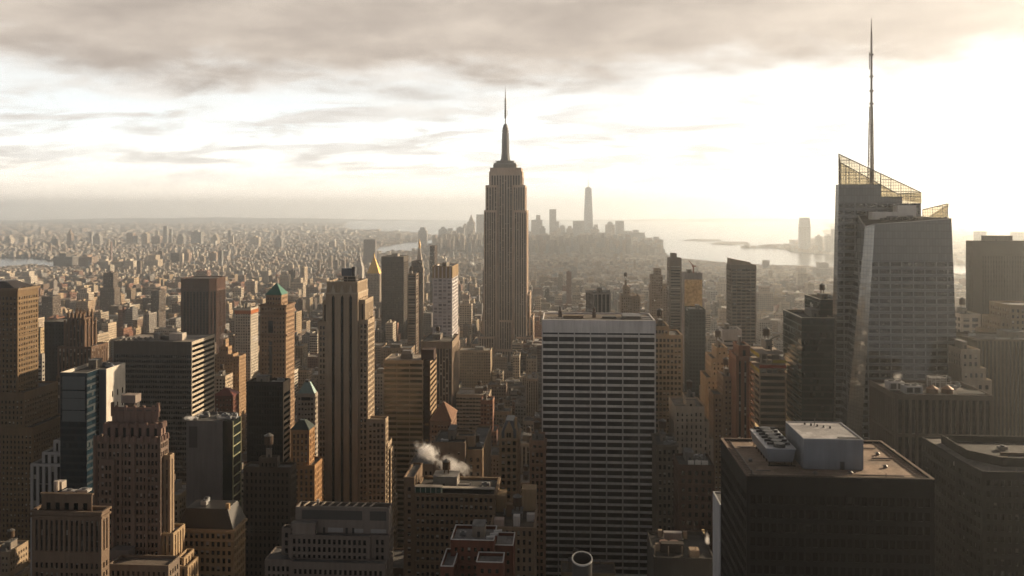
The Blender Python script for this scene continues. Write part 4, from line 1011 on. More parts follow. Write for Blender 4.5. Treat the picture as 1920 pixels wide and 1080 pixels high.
# bottom-left setback block
def corner_block():
    Y = 300.0; x0, x1 = gx(60, Y), gx(190, Y); y1 = gy(205, x1) ; z = zz(960, x1, Y)
    b = B('office_block', 'dim brown stone block with setback top and rooftop terrace at bottom left corner', x0, x1, Y, y1)
    col = (.17, .12, .085)
    gl = m_glass('blind_glass_dim', (.008, .008, .008), (.34, .31, .29), .3)
    b.tier(x0, x1, Y, y1, 0, z - 17, col, glass=gl, cell=(1.9, 3.6), frac=(.5, .58), dep=.4, top=1.4, name='shaft', rim=.6, drop=.1)
    b.tier(x0 - .04, x1 + .04, Y - .04, y1 + .04, z - 17 + .002, z, col, cell=(2.0, 3.8), frac=(.5, .8), tall=True, dep=.6, top=3.4, bot=1.4, glass=STRIP, name='upper_storeys', roofc=(.1, .085, .07))
    b.band(x0, x1, Y, y1, z - 2.4, .7, .5, col); b.band(x0, x1, Y, y1, z - .6, .7, .6, col)
    a, c, d, e = gx(78, Y + 3), gx(172, Y + 3), Y + 3, y1 - 2; zt = zz(926, c, Y + 3)
    b.tier(a, c, d, e, z - 1.1, zt, col, cell=(3.4, 5), frac=(.5, .55), glass=GLASS_DARK, top=2.4, bot=.4, name='setback', roofc=(.3, .27, .25)); b.band(a, c, d, e, zt - .5, .55, .4, col)
    m = MB(); X = gx(103, Y + 8); m.cyl(X, Y + 9, zt - 1, zt + 2.6, .95, .95, 12); m.box(X - 1.5, X + 1.5, Y + 10, Y + 13, zt - 1, zt + 1.8); m.build('exhaust_stack', METAL, b.e, (.42, .36, .3))
    b.unit(gx(150, Y + 5), Y + 8, zt - 1.1, 4, 3, 1.2, (.35, .33, .31)); b.unit(gx(125, Y + 5), Y + 7, zt - 1.1, 5, 2.5, 1, (.33, .31, .29))
corner_block()

simple('office_block', 'low pale stone block with columns, in shadow left of the blue glass slab', 57, 118, 870, 470, dep=26, col=(.40, .38, .36), cell=(3.6, 5), frac=(.5, .85), tall=True, top=1.5, levels=((5, 2, 3, 3, 848), (10, 2, 6, 5, 826)), kitn=5, tank=0)
# grey blank slab with steam, green metal frame at its side
b = simple('office_block', 'grey block with blank front, black glass strip and steam on its roof', 349, 417, 789, 425, dep=20, col=(.15, .14, .135), cell=(60, 90), frac=(.0001, .0001), kitn=0, roofc=(.09, .085, .08))
x0, x1, y0, y1, z = b.main
xb = gx(437, 426); yb = gy(451, xb)
m = MB(); m.box(x1 + .004, xb, y0 + .5, yb, 0, z - .05); m.build('glass_wing', m_glass('black_green_glass', (.006, .009, .009), (.02, .02, .02), .1, .1), b.e)
m = MB()
for k in range(19): m.box(xb + .003, xb + .3, y0 + .6, yb, z - 3.2 - k * 5.2, z - 2.7 - k * 5.2)
for YY in (y0 + .5, yb): m.box(xb + .003, xb + .35, YY - .2, YY + .2, 0, z)
m.build('side_framing', METAL, b.e, (.34, .33, .2))
b.box('dark_panel', x0 + 1.5, x0 + 6, y0 - .06, y0 - .003, z - 14, z - 3, (.07, .068, .066))
b.kit(x1 - 3, xb - 1, y0 + 2, yb - 2, z - .04, 7, 0, 0, 2); b.kit(x0 + 1, x1 - 1, y0 + 2, y1 - 1, z - 1.1, 5, 0, 0, 5)
# mansard block
b = simple('office_block', 'brown block with dark mansard roof and gold-lit corner at lower left', 330, 438, 992, 372, dep=14, col=(.30, .205, .12), cell=(2.5, 3.7), frac=(.55, .62), top=1.3, kitn=0, cornice=1, glass=m_glass('blind_glass_dim', (.008, .008, .008)))
x0, x1, y0, y1, z = b.main; b.hip(x0, x1, y0, y1 + 2, z + .05, z + 8.5, .72, (.035, .03, .026), 'mansard_roof', eave=-.4)
b.kit(x0 + 5, x1 - 5, y0 + 4, y1 - 1, z + 8.5, 3, 0, 0, 1); b.band(x0, x1, y0, y1, z - 5.4, .6, .4, (.36, .25, .15))
b.box('chimney_stack', x1 - 5, x1 - 3.4, y0 + 3, y0 + 4.6, z + 3, z + 10.5, (.4, .27, .15))
# black slab with striped end
b = simple('office_slab', 'black glass slab with a striped sunlit end left of the striped deco tower', 463, 531, 716, 520, side=543.5, col=(.014, .013, .013), cell=(1.7, 3.8), frac=(.86, .7), dep=.25, glass=GLASS_DARK, faces='FL', kitn=6, tank=0, roofc=(.06, .055, .05))
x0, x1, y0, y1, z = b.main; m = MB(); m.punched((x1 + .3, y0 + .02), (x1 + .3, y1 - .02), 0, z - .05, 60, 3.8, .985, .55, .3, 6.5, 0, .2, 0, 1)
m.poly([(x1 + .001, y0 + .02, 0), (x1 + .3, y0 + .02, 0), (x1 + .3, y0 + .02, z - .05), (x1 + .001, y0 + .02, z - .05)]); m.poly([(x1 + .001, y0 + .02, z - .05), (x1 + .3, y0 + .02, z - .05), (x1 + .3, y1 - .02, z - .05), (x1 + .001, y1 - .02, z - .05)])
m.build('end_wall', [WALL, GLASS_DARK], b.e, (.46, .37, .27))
simple('office_block', 'dark brown old block below the black slab with striped end', 456, 545, 876, 420, side=556, col=(.085, .066, .05), cell=(2.2, 3.6), frac=(.45, .55), kitn=5, levels=((7, 8, 3, 2, 858),), glass=GLASS_DARK)
# dark purple-brown tower
def ribbed_tower():
    Y = 1120.0; x0, x1 = gx(337, Y), gx(397, Y); y1 = Y + 44; z = zz(522, x0, Y); zb = zz(545, x0, Y); c = 3.5
    b = B('office_tower', 'dark red-brown tower with ribbed top and cut corners on the left skyline', x0, gx(406, Y), Y, y1)
    ring = [(x0 + c, Y), (x1 - c, Y), (x1 + 3.5, Y + 9), (x1 + 3.5, y1 - 6), (x1 - c, y1), (x0 + c, y1), (x0, y1 - c), (x0, Y + c)]
    col = (.085, .048, .035)
    b.tier(0, 0, 0, 0, 0, zb, col, ring=ring, cell=(4.4, 4), frac=(.62, .8), dep=.8, tall=True, top=.5, glass=STRIP_DARK, name='shaft')
    b.tier(0, 0, 0, 0, zb + .003, z, (.10, .055, .04), ring=ring, cell=(2.2, 14), frac=(.3, .9), dep=.5, tall=True, top=.6, bot=.6, glass=WALL, name='ribbed_top', roofc=(.06, .045, .04))
ribbed_tower()
b = simple('apartment_tower', 'pale gridded tower under construction with orange netting round its top', 440, 470, 578, 980, side=484, col=(.50, .44, .36), cell=(3, 3.4), frac=(.55, .55), kitn=3, tank=0)
x0, x1, y0, y1, z = b.main; b.band(x0, x1, y0, y1, z - 7, 4.5, .3, (.42, .14, .05), 'safety_netting')
for i in range(5): m = MB(); X = x0 + (i + .5) * (x1 - x0) / 5; m.box(X - .6, X + .6, y0 + 4, y0 + 5, z, z + 3 + i % 3); m.build('concrete_column', WALL, b.e, (.42, .36, .28))
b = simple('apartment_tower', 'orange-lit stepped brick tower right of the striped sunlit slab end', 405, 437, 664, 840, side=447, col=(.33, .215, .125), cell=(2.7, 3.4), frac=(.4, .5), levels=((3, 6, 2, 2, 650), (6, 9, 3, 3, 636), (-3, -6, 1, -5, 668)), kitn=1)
b = simple('office_tower', 'stone tower crowned by a green copper pyramid roof', 488, 536, 572, 660, side=552, col=(.30, .20, .125), cell=(2.5, 3.7), frac=(.45, .55), dep=None, top=1.2, kitn=0, levels=((3.5, 4.5, 2.5, 3.5, 553),))
x0, x1, y0, y1, z = b.top; b.hip(x0, x1, y0, y1, z + .02, zz(531, (x0 + x1) / 2, (y0 + y1) / 2), .08, (.045, .16, .115), 'copper_roof', eave=.5)
m = MB(); m.cyl((x0 + x1) / 2, (y0 + y1) / 2, zz(533, x0, y0 + 5), zz(523, x0, y0 + 5), .3, .1, 6); m.build('flagpole', METAL, b.e, (.3, .3, .28))
x0, x1, y0, y1, z = b.main
for zz_, o in ((z - 1, 1.0), (zz(588, x0, y0), 1.2), (zz(629, x0, y0), 1.4)): b.band(x0, x1, y0, y1, zz_, 1.1, o, (.22, .14, .09))
b.box('arched_window', x0 + 6.5, x0 + 10.5, y0 - .05, y0 - .003, zz(624, x0, y0), zz(601, x0, y0), (.03, .028, .026), GLASS_DARK)
m = MB(); m.cyl(x0 + 8.5, y0 + .3, zz(601, x0, y0) - .5, zz(601, x0, y0) + .3, .4, .4); 
for i in range(9): X = x0 + (x1 - x0) * (i + .5) / 9; mm = MB(); mm.box(X - .4, X + .4, y0 - 1.35, y0 - .9, z + .1, z + 1.1); mm.build('merlon', WALL, b.e, (.24, .16, .1))
b.box('window_stripe', x0 + 7.2, x0 + 9.8, y0 - .05, y0 - .004, 0, zz(640, x0, y0), (.03, .03, .03), STRIP)
b = simple('office_block', 'stone tower with a small pale green cupola roof beside the striped deco tower', 556, 590, 738, 600, side=596, col=(.36, .30, .24), cell=(2.6, 3.7), frac=(.6, .5), kitn=0)
x0, x1, y0, y1, z = b.main; b.hip(x0 + 1, x1 - .5, y0 + 1, y1 - 1, z - .4, zz(716, x0, y0 + 3), .35, (.20, .29, .27), 'copper_roof', eave=.2); m = MB(); m.cyl((x0 + x1) / 2, (y0 + y1) / 2, zz(716, x0, y0 + 3) - .2, zz(712, x0, y0 + 3), 1.6, 1.6, 10); m.build('lantern', METAL, b.e, (.08, .07, .06))
b.box('balcony_recess', x0 + 3.5, x1 - 3, y0 - .06, y0 - .003, z - 5, z - 2.6, (.04, .036, .033), GLASS_DARK)
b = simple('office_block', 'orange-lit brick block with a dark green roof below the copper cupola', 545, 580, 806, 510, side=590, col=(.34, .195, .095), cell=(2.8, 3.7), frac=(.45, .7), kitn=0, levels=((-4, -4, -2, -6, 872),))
x0, x1, y0, y1, z = b.main; b.hip(x0, x1, y0, y1, z, z + 5, .3, (.02, .035, .03), 'hip_roof', eave=.3)
b = simple('pavilion', 'small building with a red hipped roof behind the grey block', 402, 437, 742, 700, side=448, col=(.12, .05, .035), cell=(3, 4), frac=(.4, .5), kitn=0)
x0, x1, y0, y1, z = b.main; b.hip(x0, x1, y0, y1, z, z + 5.5, .2, (.17, .035, .02), 'red_roof', eave=1)
# front block below the striped deco tower
def front_block():
    Y = 322.0; x0, x1 = gx(541, Y), gx(727, Y); y1 = gy(737, x1); z = zz(960, x1, Y)
    b = B('office_block', 'grey stone block with rows of dark windows and open roof trusses at bottom centre-left', gx(528, Y), x1, Y - 9, y1)
    col = (.17, .14, .12); dk = (.055, .053, .05)
    zl = zz(1007, x1, Y)
    b.tier(x0, gx(694, Y), Y, y1 - .5, 0, zl, col, cell=(2.0, 3.05), frac=(.56, .66), dep=.55, top=1.0, bot=1.5, marg=1.2, glass=GLASS_DARK, name='shaft', drop=.3)
    b.tier(gx(694, Y) + .01, x1, Y + 1.4, y1, 0, zl, col, cell=(2.0, 3.05), frac=(.5, .66), dep=.55, top=1.2, marg=1.4, glass=GLASS_DARK, name='shaft_bay', drop=.3)
    b.tier(gx(528, Y + 3), x0 - .01, Y + 3, y1 - 3, 0, zz(995, x1, Y + 3), col, cell=(2.1, 3.05), frac=(.55, .66), dep=.5, top=1.3, glass=GLASS_DARK, name='side_wing', hero=False)
    a, c, d = gx(554, Y + 3.2), gx(729, Y + 3.2), Y + 3.2
    o = b.tier(a, c, d, y1 - .2, zl - .31, z, (.19, .16, .14), fac=WALL, name='plant_storey', drop=2.6, rim=.45, roofc=(.06, .055, .05))
    for p, q_ in ((a + 2.6, a + 26.6), (a + 29.6, c - 1)): b.box('louvre_band', p, q_, d - .07, d - .004, z - 4.6, z - 1, dk, METAL)
    for p, q_, h in ((a + 5, a + 8, 2.2), (a + 13, a + 19, 1.9), (a + 23.5, a + 27, 1.7), (a + 30, c - 1, 1.7)): b.box('louvre_band', p, q_, d - .08, d - .004, zl + .2, zl + h, (.28, .27, .26) if h < 2 else (.33, .31, .29), METAL)
    for p in (a + 11, a + 20, a + 22.6): b.box('doorway', p, p + .9, d - .09, d - .004, zl - .2, zl + 2.0, (.02, .02, .02), METAL)
    b.box('machine_house', a - .4, a + 8.6, Y + .5, d - .1, zl - .3, zl + 4.2, (.21, .175, .15)); b.box('parapet', a - .8, a + 9, Y + .3, d - .1, zl + 4.203, zl + 4.6, (.2, .18, .16))
    zr = z - 2.6
    for i in range(9):
        X = a + 3 + i * 3.3; m = MB(); m.bar((X, d + 1, z + .2), (X + .9, y1 - 1, z + .2), .45); m.build('roof_truss', METAL, b.e, (.36, .29, .22))
    for i in range(7):
        X = a + 9 + i * 3.3; m = MB(); m.cyl(X, d + 3.2, zr, zr + 1.8, 1.15, 1.15, 12); m.build('fan', METAL, b.e, (.05, .05, .05))
    for YY in (d + .9, y1 - 1): m = MB(); m.bar((a + 6, YY, z + .1), (c - 1, YY, z + .1), .35); m.build('roof_beam', METAL, b.e, (.25, .21, .17))
    m = MB(); m.cyl(a + 3.4, d + 3, zr, zr + 1.6, 1.7, .2, 12); m.build('tank_roof', METAL, b.e, (.3, .18, .1)); m = MB(); m.cyl(gx(597, Y + 9), y1 - 1.6, zr, z + 1.4, .6, .6, 10); m.build('exhaust_stack', METAL, b.e, (.5, .42, .34))
    zq = zz(1058, x1, Y - 4)
    b.tier(gx(545, Y - 4), gx(722, Y - 4), Y - 4, Y - .01, 0, zq, col, cell=(2.0, 3.05), frac=(.55, .66), dep=.5, top=2.2, glass=GLASS_DARK, name='lower_wing', drop=.3, hero=False)
    b.tier(gx(497, Y - 2), gx(545, Y - 4) - .01, Y - 2.5, y1, 0, zz(1054, x1, Y - 2), col, cell=(2.0, 3.05), frac=(.55, .66), dep=.5, top=2.0, glass=GLASS_DARK, name='lower_wing', drop=.3, hero=False)
front_block()

# ---- between the deco tower and the grid slab
def banded_block():
    Y = 610.0; x0, x1 = gx(719, Y), gx(793, Y); z = zz(676, x1, Y)
    b = B('office_block', 'bronze-glass block with pale floor bands right of the striped deco tower', x0, gx(806, Y), Y, Y + 34)
    gl = m_glass('bronze_glass', (.03, .026, .012), (.18, .14, .05), .4, .1, spec=.8)
    b.tier(x0, x1, Y, Y + 30, 0, z, (.34, .27, .19), cell=(9.3, 3.9), frac=(.955, .56), dep=.35, top=1.6, marg=.4, glass=gl, name='shaft', roofc=(.30, .25, .20), drop=.5)
    xb = gx(805, Y); b.tier(x1 + .01, xb, Y + 2, gy(818, xb), 0, z - .5, (.05, .03, .022), cell=(4, 3.9), frac=(.9, .5), dep=.3, glass=m_glass('amber_glass', (.02, .014, .008), (.3, .15, .03), .3, .1), faces='F', name='dark_wing', roofc=(.06, .05, .045))
    m = MB(); ye = gy(818, xb); m.punched((xb + .25, Y + 2.02), (xb + .25, ye), 0, z - .6, 40, 3.9, .98, .5, .25, 1, 0, .2, 0, 1); m.build('side_wall', [WALL, GLASS_DARK], b.e, (.34, .24, .15))
    b.box('machine_house', gx(787, Y), gx(811, Y), Y + 6, Y + 16, z - .6, z + 7, (.06, .035, .028)); b.box('machine_house', gx(748, Y), gx(769, Y), Y + 8, Y + 16, z - .5, z + 3.2, (.16, .145, .13)); b.box('cooling_tower', gx(750, Y), gx(767, Y), Y + 9, Y + 14, z + 3.203, z + 5.5, (.2, .185, .17), METAL)
    b.kit(x0 + 2, x1 - 10, Y + 14, Y + 27, z - .5, 3, 0, 0, 6)
banded_block()
b = simple('apartment_tower', 'white-framed tower with a tan parapet crown left of the tallest skyscraper', 811, 848, 500, 840, side=859, col=(.64, .60, .59), cell=(4.1, 3.55), frac=(.72, .66), dep=None, top=12, glass=m_glass('grey_blind_glass', (.20, .19, .205), (.62, .60, .61), .8), kitn=3, tank=0)
x0, x1, y0, y1, z = b.main; m = MB(); m.punched((x0 - .2, y0 - .2), (x1 + .2, y0 - .2), z - 11.5, z + .4, 3.7, 11.5, .3, .6, .4, .8, 1.2, .5, 0, 1, True); m.punched((x1 + .2, y0 - .2), (x1 + .2, y1 + .2), z - 11.5, z + .4, 3.7, 11.5, .3, .6, .4, .8, 1.2, .5, 0, 1, True); m.poly([(x0 - .2, y1 + .2, z - 11.5), (x0 - .2, y0 - .2, z - 11.5), (x0 - .2, y0 - .2, z + .4), (x0 - .2, y1 + .2, z + .4)]); m.rim([(x0 - .2, y0 - .2), (x1 + .2, y0 - .2), (x1 + .2, y1 + .2), (x0 - .2, y1 + .2)], z + .4, .5, 1, 0); m.build('crown', [WALL, WALL], b.e, (.38, .27, .16))
simple('office_block', 'brown ribbed block at the foot of the white-framed tower', 789, 848, 640, 800, side=861, col=(.26, .19, .135), cell=(3, 3.8), frac=(.5, .75), tall=True, top=7, kitn=4)
b = simple('office_block', 'brick building with a steep brown pyramid roof below the white-framed tower', 806, 846, 790, 590, side=856, col=(.25, .15, .10), cell=(2.3, 3.6), frac=(.5, .5), kitn=0)
x0, x1, y0, y1, z = b.main; b.hip(x0, x1, y0, y1 + 3, z + .1, zz(759, x0, y0 + 6), .06, (.20, .11, .07), 'pyramid_roof', WALL, eave=.6)
simple('office_tower', 'dark bronze slab on the skyline behind the gold pyramid', 715, 757, 481, 1430, side=766, col=(.085, .07, .055), cell=(3, 3.8), frac=(.7, .6), glass=m_glass('bronze_dim', (.03, .025, .02), (.12, .1, .07), .3), kitn=2, tank=0, top=9)
simple('office_tower', 'narrow dark brown tower right of the dark bronze slab', 767, 786, 503, 1250, side=794, col=(.11, .075, .055), cell=(2.8, 3.6), frac=(.5, .55), kitn=0, levels=((3, 1, 3, 3, 490),))
simple('office_tower', 'brown banded tower in front of the dark bronze slab', 764, 780, 513, 1150, side=785, col=(.19, .14, .10), cell=(14, 3.6), frac=(.9, .5), kitn=1)
b = simple('skyscraper', 'stone tower under a bright gold pyramid roof', 686, 712, 513, 1900, side=717, col=(.34, .285, .23), cell=(3.4, 3.8), frac=(.45, .55), kitn=0, levels=((-8, -5, -4, -10, 566),))
x0, x1, y0, y1, z = b.main; b.hip(x0 + 2, x1 - 2, y0 + 2, y1 - 2, z, zz(482, x0, y0 + 12), .1, (.80, .48, .10), 'gold_roof', eave=.4); m = MB(); m.cyl((x0 + x1) / 2, (y0 + y1) / 2, zz(482, x0, y0 + 12), zz(474, x0, y0 + 12), 2.0, .2, 8); m.build('spire', METAL, b.e, (.8, .48, .1))
b = simple('skyscraper', 'pale stone campanile tower with gold lantern on the skyline', 778, 792, 508, 2080, side=795, col=(.44, .37, .29), cell=(3, 3.8), frac=(.4, .5), kitn=0)
x0, x1, y0, y1, z = b.main; b.hip(x0, x1, y0, y1, z, zz(466, x0, y0), .22, (.40, .34, .28), 'steep_roof', mat=WALL, eave=.8); cxx, cyy = (x0 + x1) / 2, (y0 + y1) / 2; m = MB(); m.cyl(cxx, cyy, zz(466, x0, y0), zz(459, x0, y0), 3, 3, 10); m.cyl(cxx, cyy, zz(459, x0, y0) + .01, zz(449, x0, y0), 3.2, .2, 10); m.build('lantern', METAL, b.e, (.75, .45, .12))
b = simple('skyscraper', 'pale tower with a domed spire top left of the gold pyramid', 665, 679, 500, 2250, side=683, col=(.50, .46, .41), cell=(3.4, 3.8), frac=(.35, .5), kitn=0)
x0, x1, y0, y1, z = b.main; b.hip(x0 + 2, x1 - 2, y0 + 2, y1 - 2, z, zz(482, x0, y0), .25, (.42, .39, .36), 'steep_roof', mat=WALL); m = MB(); m.cyl((x0 + x1) / 2, (y0 + y1) / 2, zz(482, x0, y0), zz(474, x0, y0), 2.4, .3, 8); m.build('spire', METAL, b.e, (.2, .2, .2))
b = simple('apartment_tower', 'slim dark glass tower with glinting side right of the campanile', 806, 815, 461, 2050, side=820, col=(.10, .07, .05), cell=(4, 4), frac=(.8, .6), kitn=0, top=2)
simple('apartment_tower', 'pale slab block standing alone near the river behind the gold pyramid', 682, 704, 449, 3900, dep=24, col=(.22, .20, .19), fac=m_fac(.4, .5), kitn=0)
# steam building and its neighbours
b = simple('office_block', 'grey-brown old block with blank light well wall behind the steam plume', 812, 872, 829, 440, dep=26, col=(.15, .11, .08), cell=(5.6, 3.7), frac=(.16, .4), top=4, kitn=3, tank=0)
x0, x1, y0, y1, z = b.main; xr = gx(905, 446); b.tier(x1 + .01, xr, 446, gy(921, xr), 0, z - 5.5, (.30, .21, .13), cell=(3.2, 3.7), frac=(.36, .55), name='side_wing', top=3.5); b.tier(x1 - 6, x1 + 4, 450, 458, z - 5, z + .8, (.36, .26, .17), fac=WALL, name='stair_house')
b.tier(gx(768, 447), x0 - .01, 444, y1, 0, z - 13, (.24, .18, .13), cell=(2.6, 3.7), frac=(.42, .55), name='side_wing', glass=m_glass('blind_glass_dim', (.008, .008, .008)), top=3)
b.kit(x1 - 2, xr - 1, 452, 462, z - 6.6, 4, 1, 0, 3)
b = simple('office_block', 'wide loft block with a green glass penthouse strip below the steam plume', 776, 928, 926, 400, dep=26, col=(.20, .14, .09), cell=(2.35, 3.6), frac=(.55, .55), top=1.0, glass=m_glass('blind_glass_many', (.008, .008, .008), (.40, .37, .33), .45), kitn=12, tank=1, cornice=1, roofc=(.06, .055, .05))
x0, x1, y0, y1, z = b.main
m = MB(); m.box(x0 + .5, x0 + 13, y0 + .6, y0 + 4, z + .02, z + 2.6); gp = m.build('glass_penthouse', m_glass('aqua_glass', (.03, .075, .065), (.08, .14, .12), .3, .1), b.e)
for i in range(6): b.box('mullion', x0 + .4 + i * 2.5, x0 + .7 + i * 2.5, y0 + .45, y0 + .6, z + .02, z + 2.8, (.4, .36, .31), METAL, gp)
b.box('penthouse_roof', x0 + .2, x0 + 13.3, y0 + .3, y0 + 4.2, z + 2.603, z + 2.9, (.2, .18, .16), ROOF, gp)
b.box('penthouse_strip', x0 + 13.8, x1 - .6, y0 + .8, y0 + 3, z + .02, z + 2.2, (.05, .05, .048), GLASS_DARK); b.box('penthouse_roof', x0 + 13.5, x1 - .3, y0 + .5, y0 + 3.3, z + 2.203, z + 2.6, (.42, .37, .31))
b.tier(gx(757, 402), x0 - .01, 402, y1, 0, zz(895, x0, 402), (.22, .155, .105), cell=(2.6, 3.6), frac=(.4, .55), name='side_wing', top=4, hero=False)
b = simple('office_block', 'ornate narrow gold-brown block with a stone gable and slate roof', 936, 972, 822, 510, side=976, col=(.42, .29, .17), cell=(3.4, 4.0), frac=(.55, .6), top=1, kitn=0, cornice=1, glass=m_glass('blind_glass_many', (.008, .008, .008)))
x0, x1, y0, y1, z = b.main; b.hip(x0 + .4, x1 - .4, y0 + .4, y1 + 6, z, zz(790, x0, y0 + 6), .45, (.11, .115, .12), 'slate_roof', eave=0)
cxx = (x0 + x1) / 2; m = MB(); m.prism([(cxx - 2.6, y0 - .3), (cxx + 2.6, y0 - .3), (cxx + 2.6, y0 + 2), (cxx - 2.6, y0 + 2)], z - .01, z + 4.5); m.prism([(cxx - 2.6, y0 - .3), (cxx + 2.6, y0 - .3), (cxx + 2.6, y0 + 2), (cxx - 2.6, y0 + 2)], z + 4.501, z + 10, 0, False, [(cxx - .2, y0 - .3), (cxx + .2, y0 - .3), (cxx + .2, y0 + 2), (cxx - .2, y0 + 2)]); m.build('gable', WALL, b.e, (.45, .32, .19))
b.box('window', cxx - 1.3, cxx - .2, y0 - .36, y0 - .303, z + .6, z + 3.4, (.03, .03, .03), GLASS_DARK); b.box('window', cxx + .2, cxx + 1.3, y0 - .36, y0 - .303, z + .6, z + 3.4, (.03, .03, .03), GLASS_DARK)
for X in (x0 + .6, x1 - .6): m = MB(); m.cyl(X, y0 + .6, z, z + 3.5, .9, .7, 8); m.cyl(X, y0 + .6, z + 3.501, z + 7.5, .95, .05, 8); m.build('turret', WALL, b.e, (.42, .3, .18))
b.box('chimney_stack', x1 - 2.6, x1 - 1.2, y0 + 5, y0 + 8, z, zz(792, x0, y0 + 6) + 3, (.5, .36, .2))
b = simple('office_block', 'red and cream block with arched top storey beside the white-gridded slab', 993, 1022, 840, 500, dep=22, col=(.34, .20, .125), cell=(3, 4.2), frac=(.55, .62), kitn=3, cornice=1, levels=((0.5, .5, 1, 1, 826),))
b = simple('office_block', 'block with white roof boxes and a light court left of the white-gridded slab', 921, 1002, 988, 385, dep=30, col=(.26, .18, .12), cell=(2.8, 4), frac=(.42, .6), top=1, kitn=8, tank=1, cornice=1, roofc=(.1, .08, .06))
x0, x1, y0, y1, z = b.main
for a, c, w, d, h, cl in ((.06, .03, 4.4, 4, 3.4, (.46, .36, .30)), (.5, .08, 3, 3.5, 4.6, (.62, .58, .54)), (.8, .3, 3.6, 3, 3.2, (.55, .5, .46)), (.3, .5, 3.5, 5, 5.5, (.2, .13, .08))):
    X, YY = x0 + (x1 - x0) * a, y0 + (y1 - y0) * c + 1.2; b.box('machine_house', X, X + w, YY, YY + d, z - 1.1, z - 1.1 + h, cl)
b.box('stair_house', x0 - 2, x0 + 5, y1 - 8, y1 + 2, 0, zz(930, x0, y1 - 8), (.36, .25, .14)); b.box('stair_house', x1 - 7, x1, y1 - 6, y1 + 2, 0, zz(918, x1, y1 - 6), (.38, .27, .16))
b = simple('apartment_block', 'dark red brick block with pale-edged stepped flat roofs at the bottom', 845, 926, 1013, 318, dep=15, col=(.14, .052, .032), cell=(2.5, 3.3), frac=(.42, .5), top=2, kitn=4, tank=0, roofc=(.20, .185, .175), glass=m_glass('blind_glass_many', (.008, .008, .008)))
x0, x1, y0, y1, z = b.main
def pale_edge(b, x0, x1, y0, y1, z, parent=None):
    m = MB()
    for p in ((x0 - .1, x1 + .1, y0 - .1, y0 + .32), (x0 - .1, x1 + .1, y1 - .32, y1 + .1)): m.box(*p, z + .003, z + .28)
    for p in ((x0 - .1, x0 + .32, y0 + .321, y1 - .321), (x1 - .32, x1 + .1, y0 + .321, y1 - .321)): m.box(*p, z + .003, z + .28)
    m.build('parapet_cap', WALL, b.e, (.56, .54, .52))
pale_edge(b, x0, x1, y0, y1, z)
for (pa, pb, top, yy, d) in ((920, 962, 1022, 324, 13), (893, 943, 1054, 308, 9), (826, 850, 1062, 306, 16)):
    a, c, zt = gx(pa, yy), gx(pb, yy), zz(top, gx(pa, yy), yy); b.tier(a, c, yy, yy + d, 0, zt, (.14, .052, .032), cell=(2.5, 3.3), frac=(.42, .5), name='stepped_wing', roofc=(.2, .185, .175), hero=False, top=1.6); pale_edge(b, a, c, yy, yy + d, zt)
for k in range(3): m = MB(); X = x1 - 3 + k * 1.2; m.bar((X, y0 + 2 + k * 3, z + .4), (X + 3, y0 + 3 + k * 3, z + .4), .9); m.build('duct', METAL, b.e, (.5, .49, .48))

# ---- right of the grid slab
b = simple('office_tower', 'tan ribbed tower right of the white-gridded slab', 1226, 1280, 628, 590, dep=30, col=(.36, .26, .165), cell=(2.6, 3.7), frac=(.62, .62), top=2, kitn=2, levels=((0, 9, 2, 2, 612),))
simple('apartment_block', 'cream stone block stepping down on its right, below the tan ribbed tower', 1264, 1321, 762, 505, dep=26, col=(.42, .335, .25), cell=(2.7, 3.7), frac=(.34, .6), top=3, kitn=2, levels=((0, -3, 1, 0, 790), (0, -5.5, 2, -2, 822), (13, 10, 4, 8, 745)))
simple('office_block', 'grey-brown block with arcaded pale top storey beside the white-gridded slab', 1231, 1270, 834, 470, dep=24, col=(.15, .125, .10), cell=(2.5, 4.2), frac=(.5, .6), kitn=5, cornice=1)
b = simple('office_block', 'dark reddish block with three lit roof panels and a few glowing windows', 1272, 1340, 872, 420, dep=20, col=(.085, .05, .036), cell=(3.0, 4.1), frac=(.45, .55), glass=m_glass('evening_glass', (.006, .006, .006), (.04, .03, .02), .1, lit=.03), kitn=7, tank=0)
x0, x1, y0, y1, z = b.main
for k in range(3): b.box('roof_light', x0 + 5 + k * 3.4, x0 + 7.9 + k * 3.4, y0 + 2, y0 + 2.3, z - .5, z + 1.6, (.62, .6, .56), METAL)
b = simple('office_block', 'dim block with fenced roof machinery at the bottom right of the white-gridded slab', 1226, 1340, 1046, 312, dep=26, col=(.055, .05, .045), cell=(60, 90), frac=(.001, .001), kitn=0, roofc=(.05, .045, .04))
x0, x1, y0, y1, z = b.main
for k in range(2): m = MB(); X = x0 + 5 + k * 3.9; m.cyl(X, y0 + 12, z - 1, z + 1.4, 1.7, 1.7, 14); m.build('fan', METAL, b.e, (.2, .11, .07))
b.box('machine_house', x0 + 3.5, x0 + 12, y0 + 7, y0 + 10, z - 1.1, z + 2.2, (.05, .042, .037)); b.box('cooling_unit', x0 + 6, x0 + 13, y1 - 6, y1 - 4, z - 1.1, z + 1.6, (.30, .27, .25), METAL)
for k in range(8): b.box('cooling_fin', x0 + 6.1 + k * .85, x0 + 6.6 + k * .85, y1 - 6.4, y1 - 6.003, z - 1, z + 1.5, (.35, .3, .28), METAL)
for X, YY, w in ((x0 + 1.5, y0 + 8, 1.6), (x0 + 4, y1 - 4, 1.5), (x0 + 13.6, y1 - 5, 1.5), (x0 + 13.5, y0 + 3, 3.5)): b.box('machine_house', X, X + w, YY, YY + w, z - 1.1, z + 1.6, (.32, .24, .17))
for k in range(4): m = MB(); m.bar((x0 + .8 + k * 5, y0 + 4, z - 1), (x0 + .8 + k * 5, y0 + 4, z + 2.6), .3); m.build('roof_post', METAL, b.e, (.4, .3, .2))

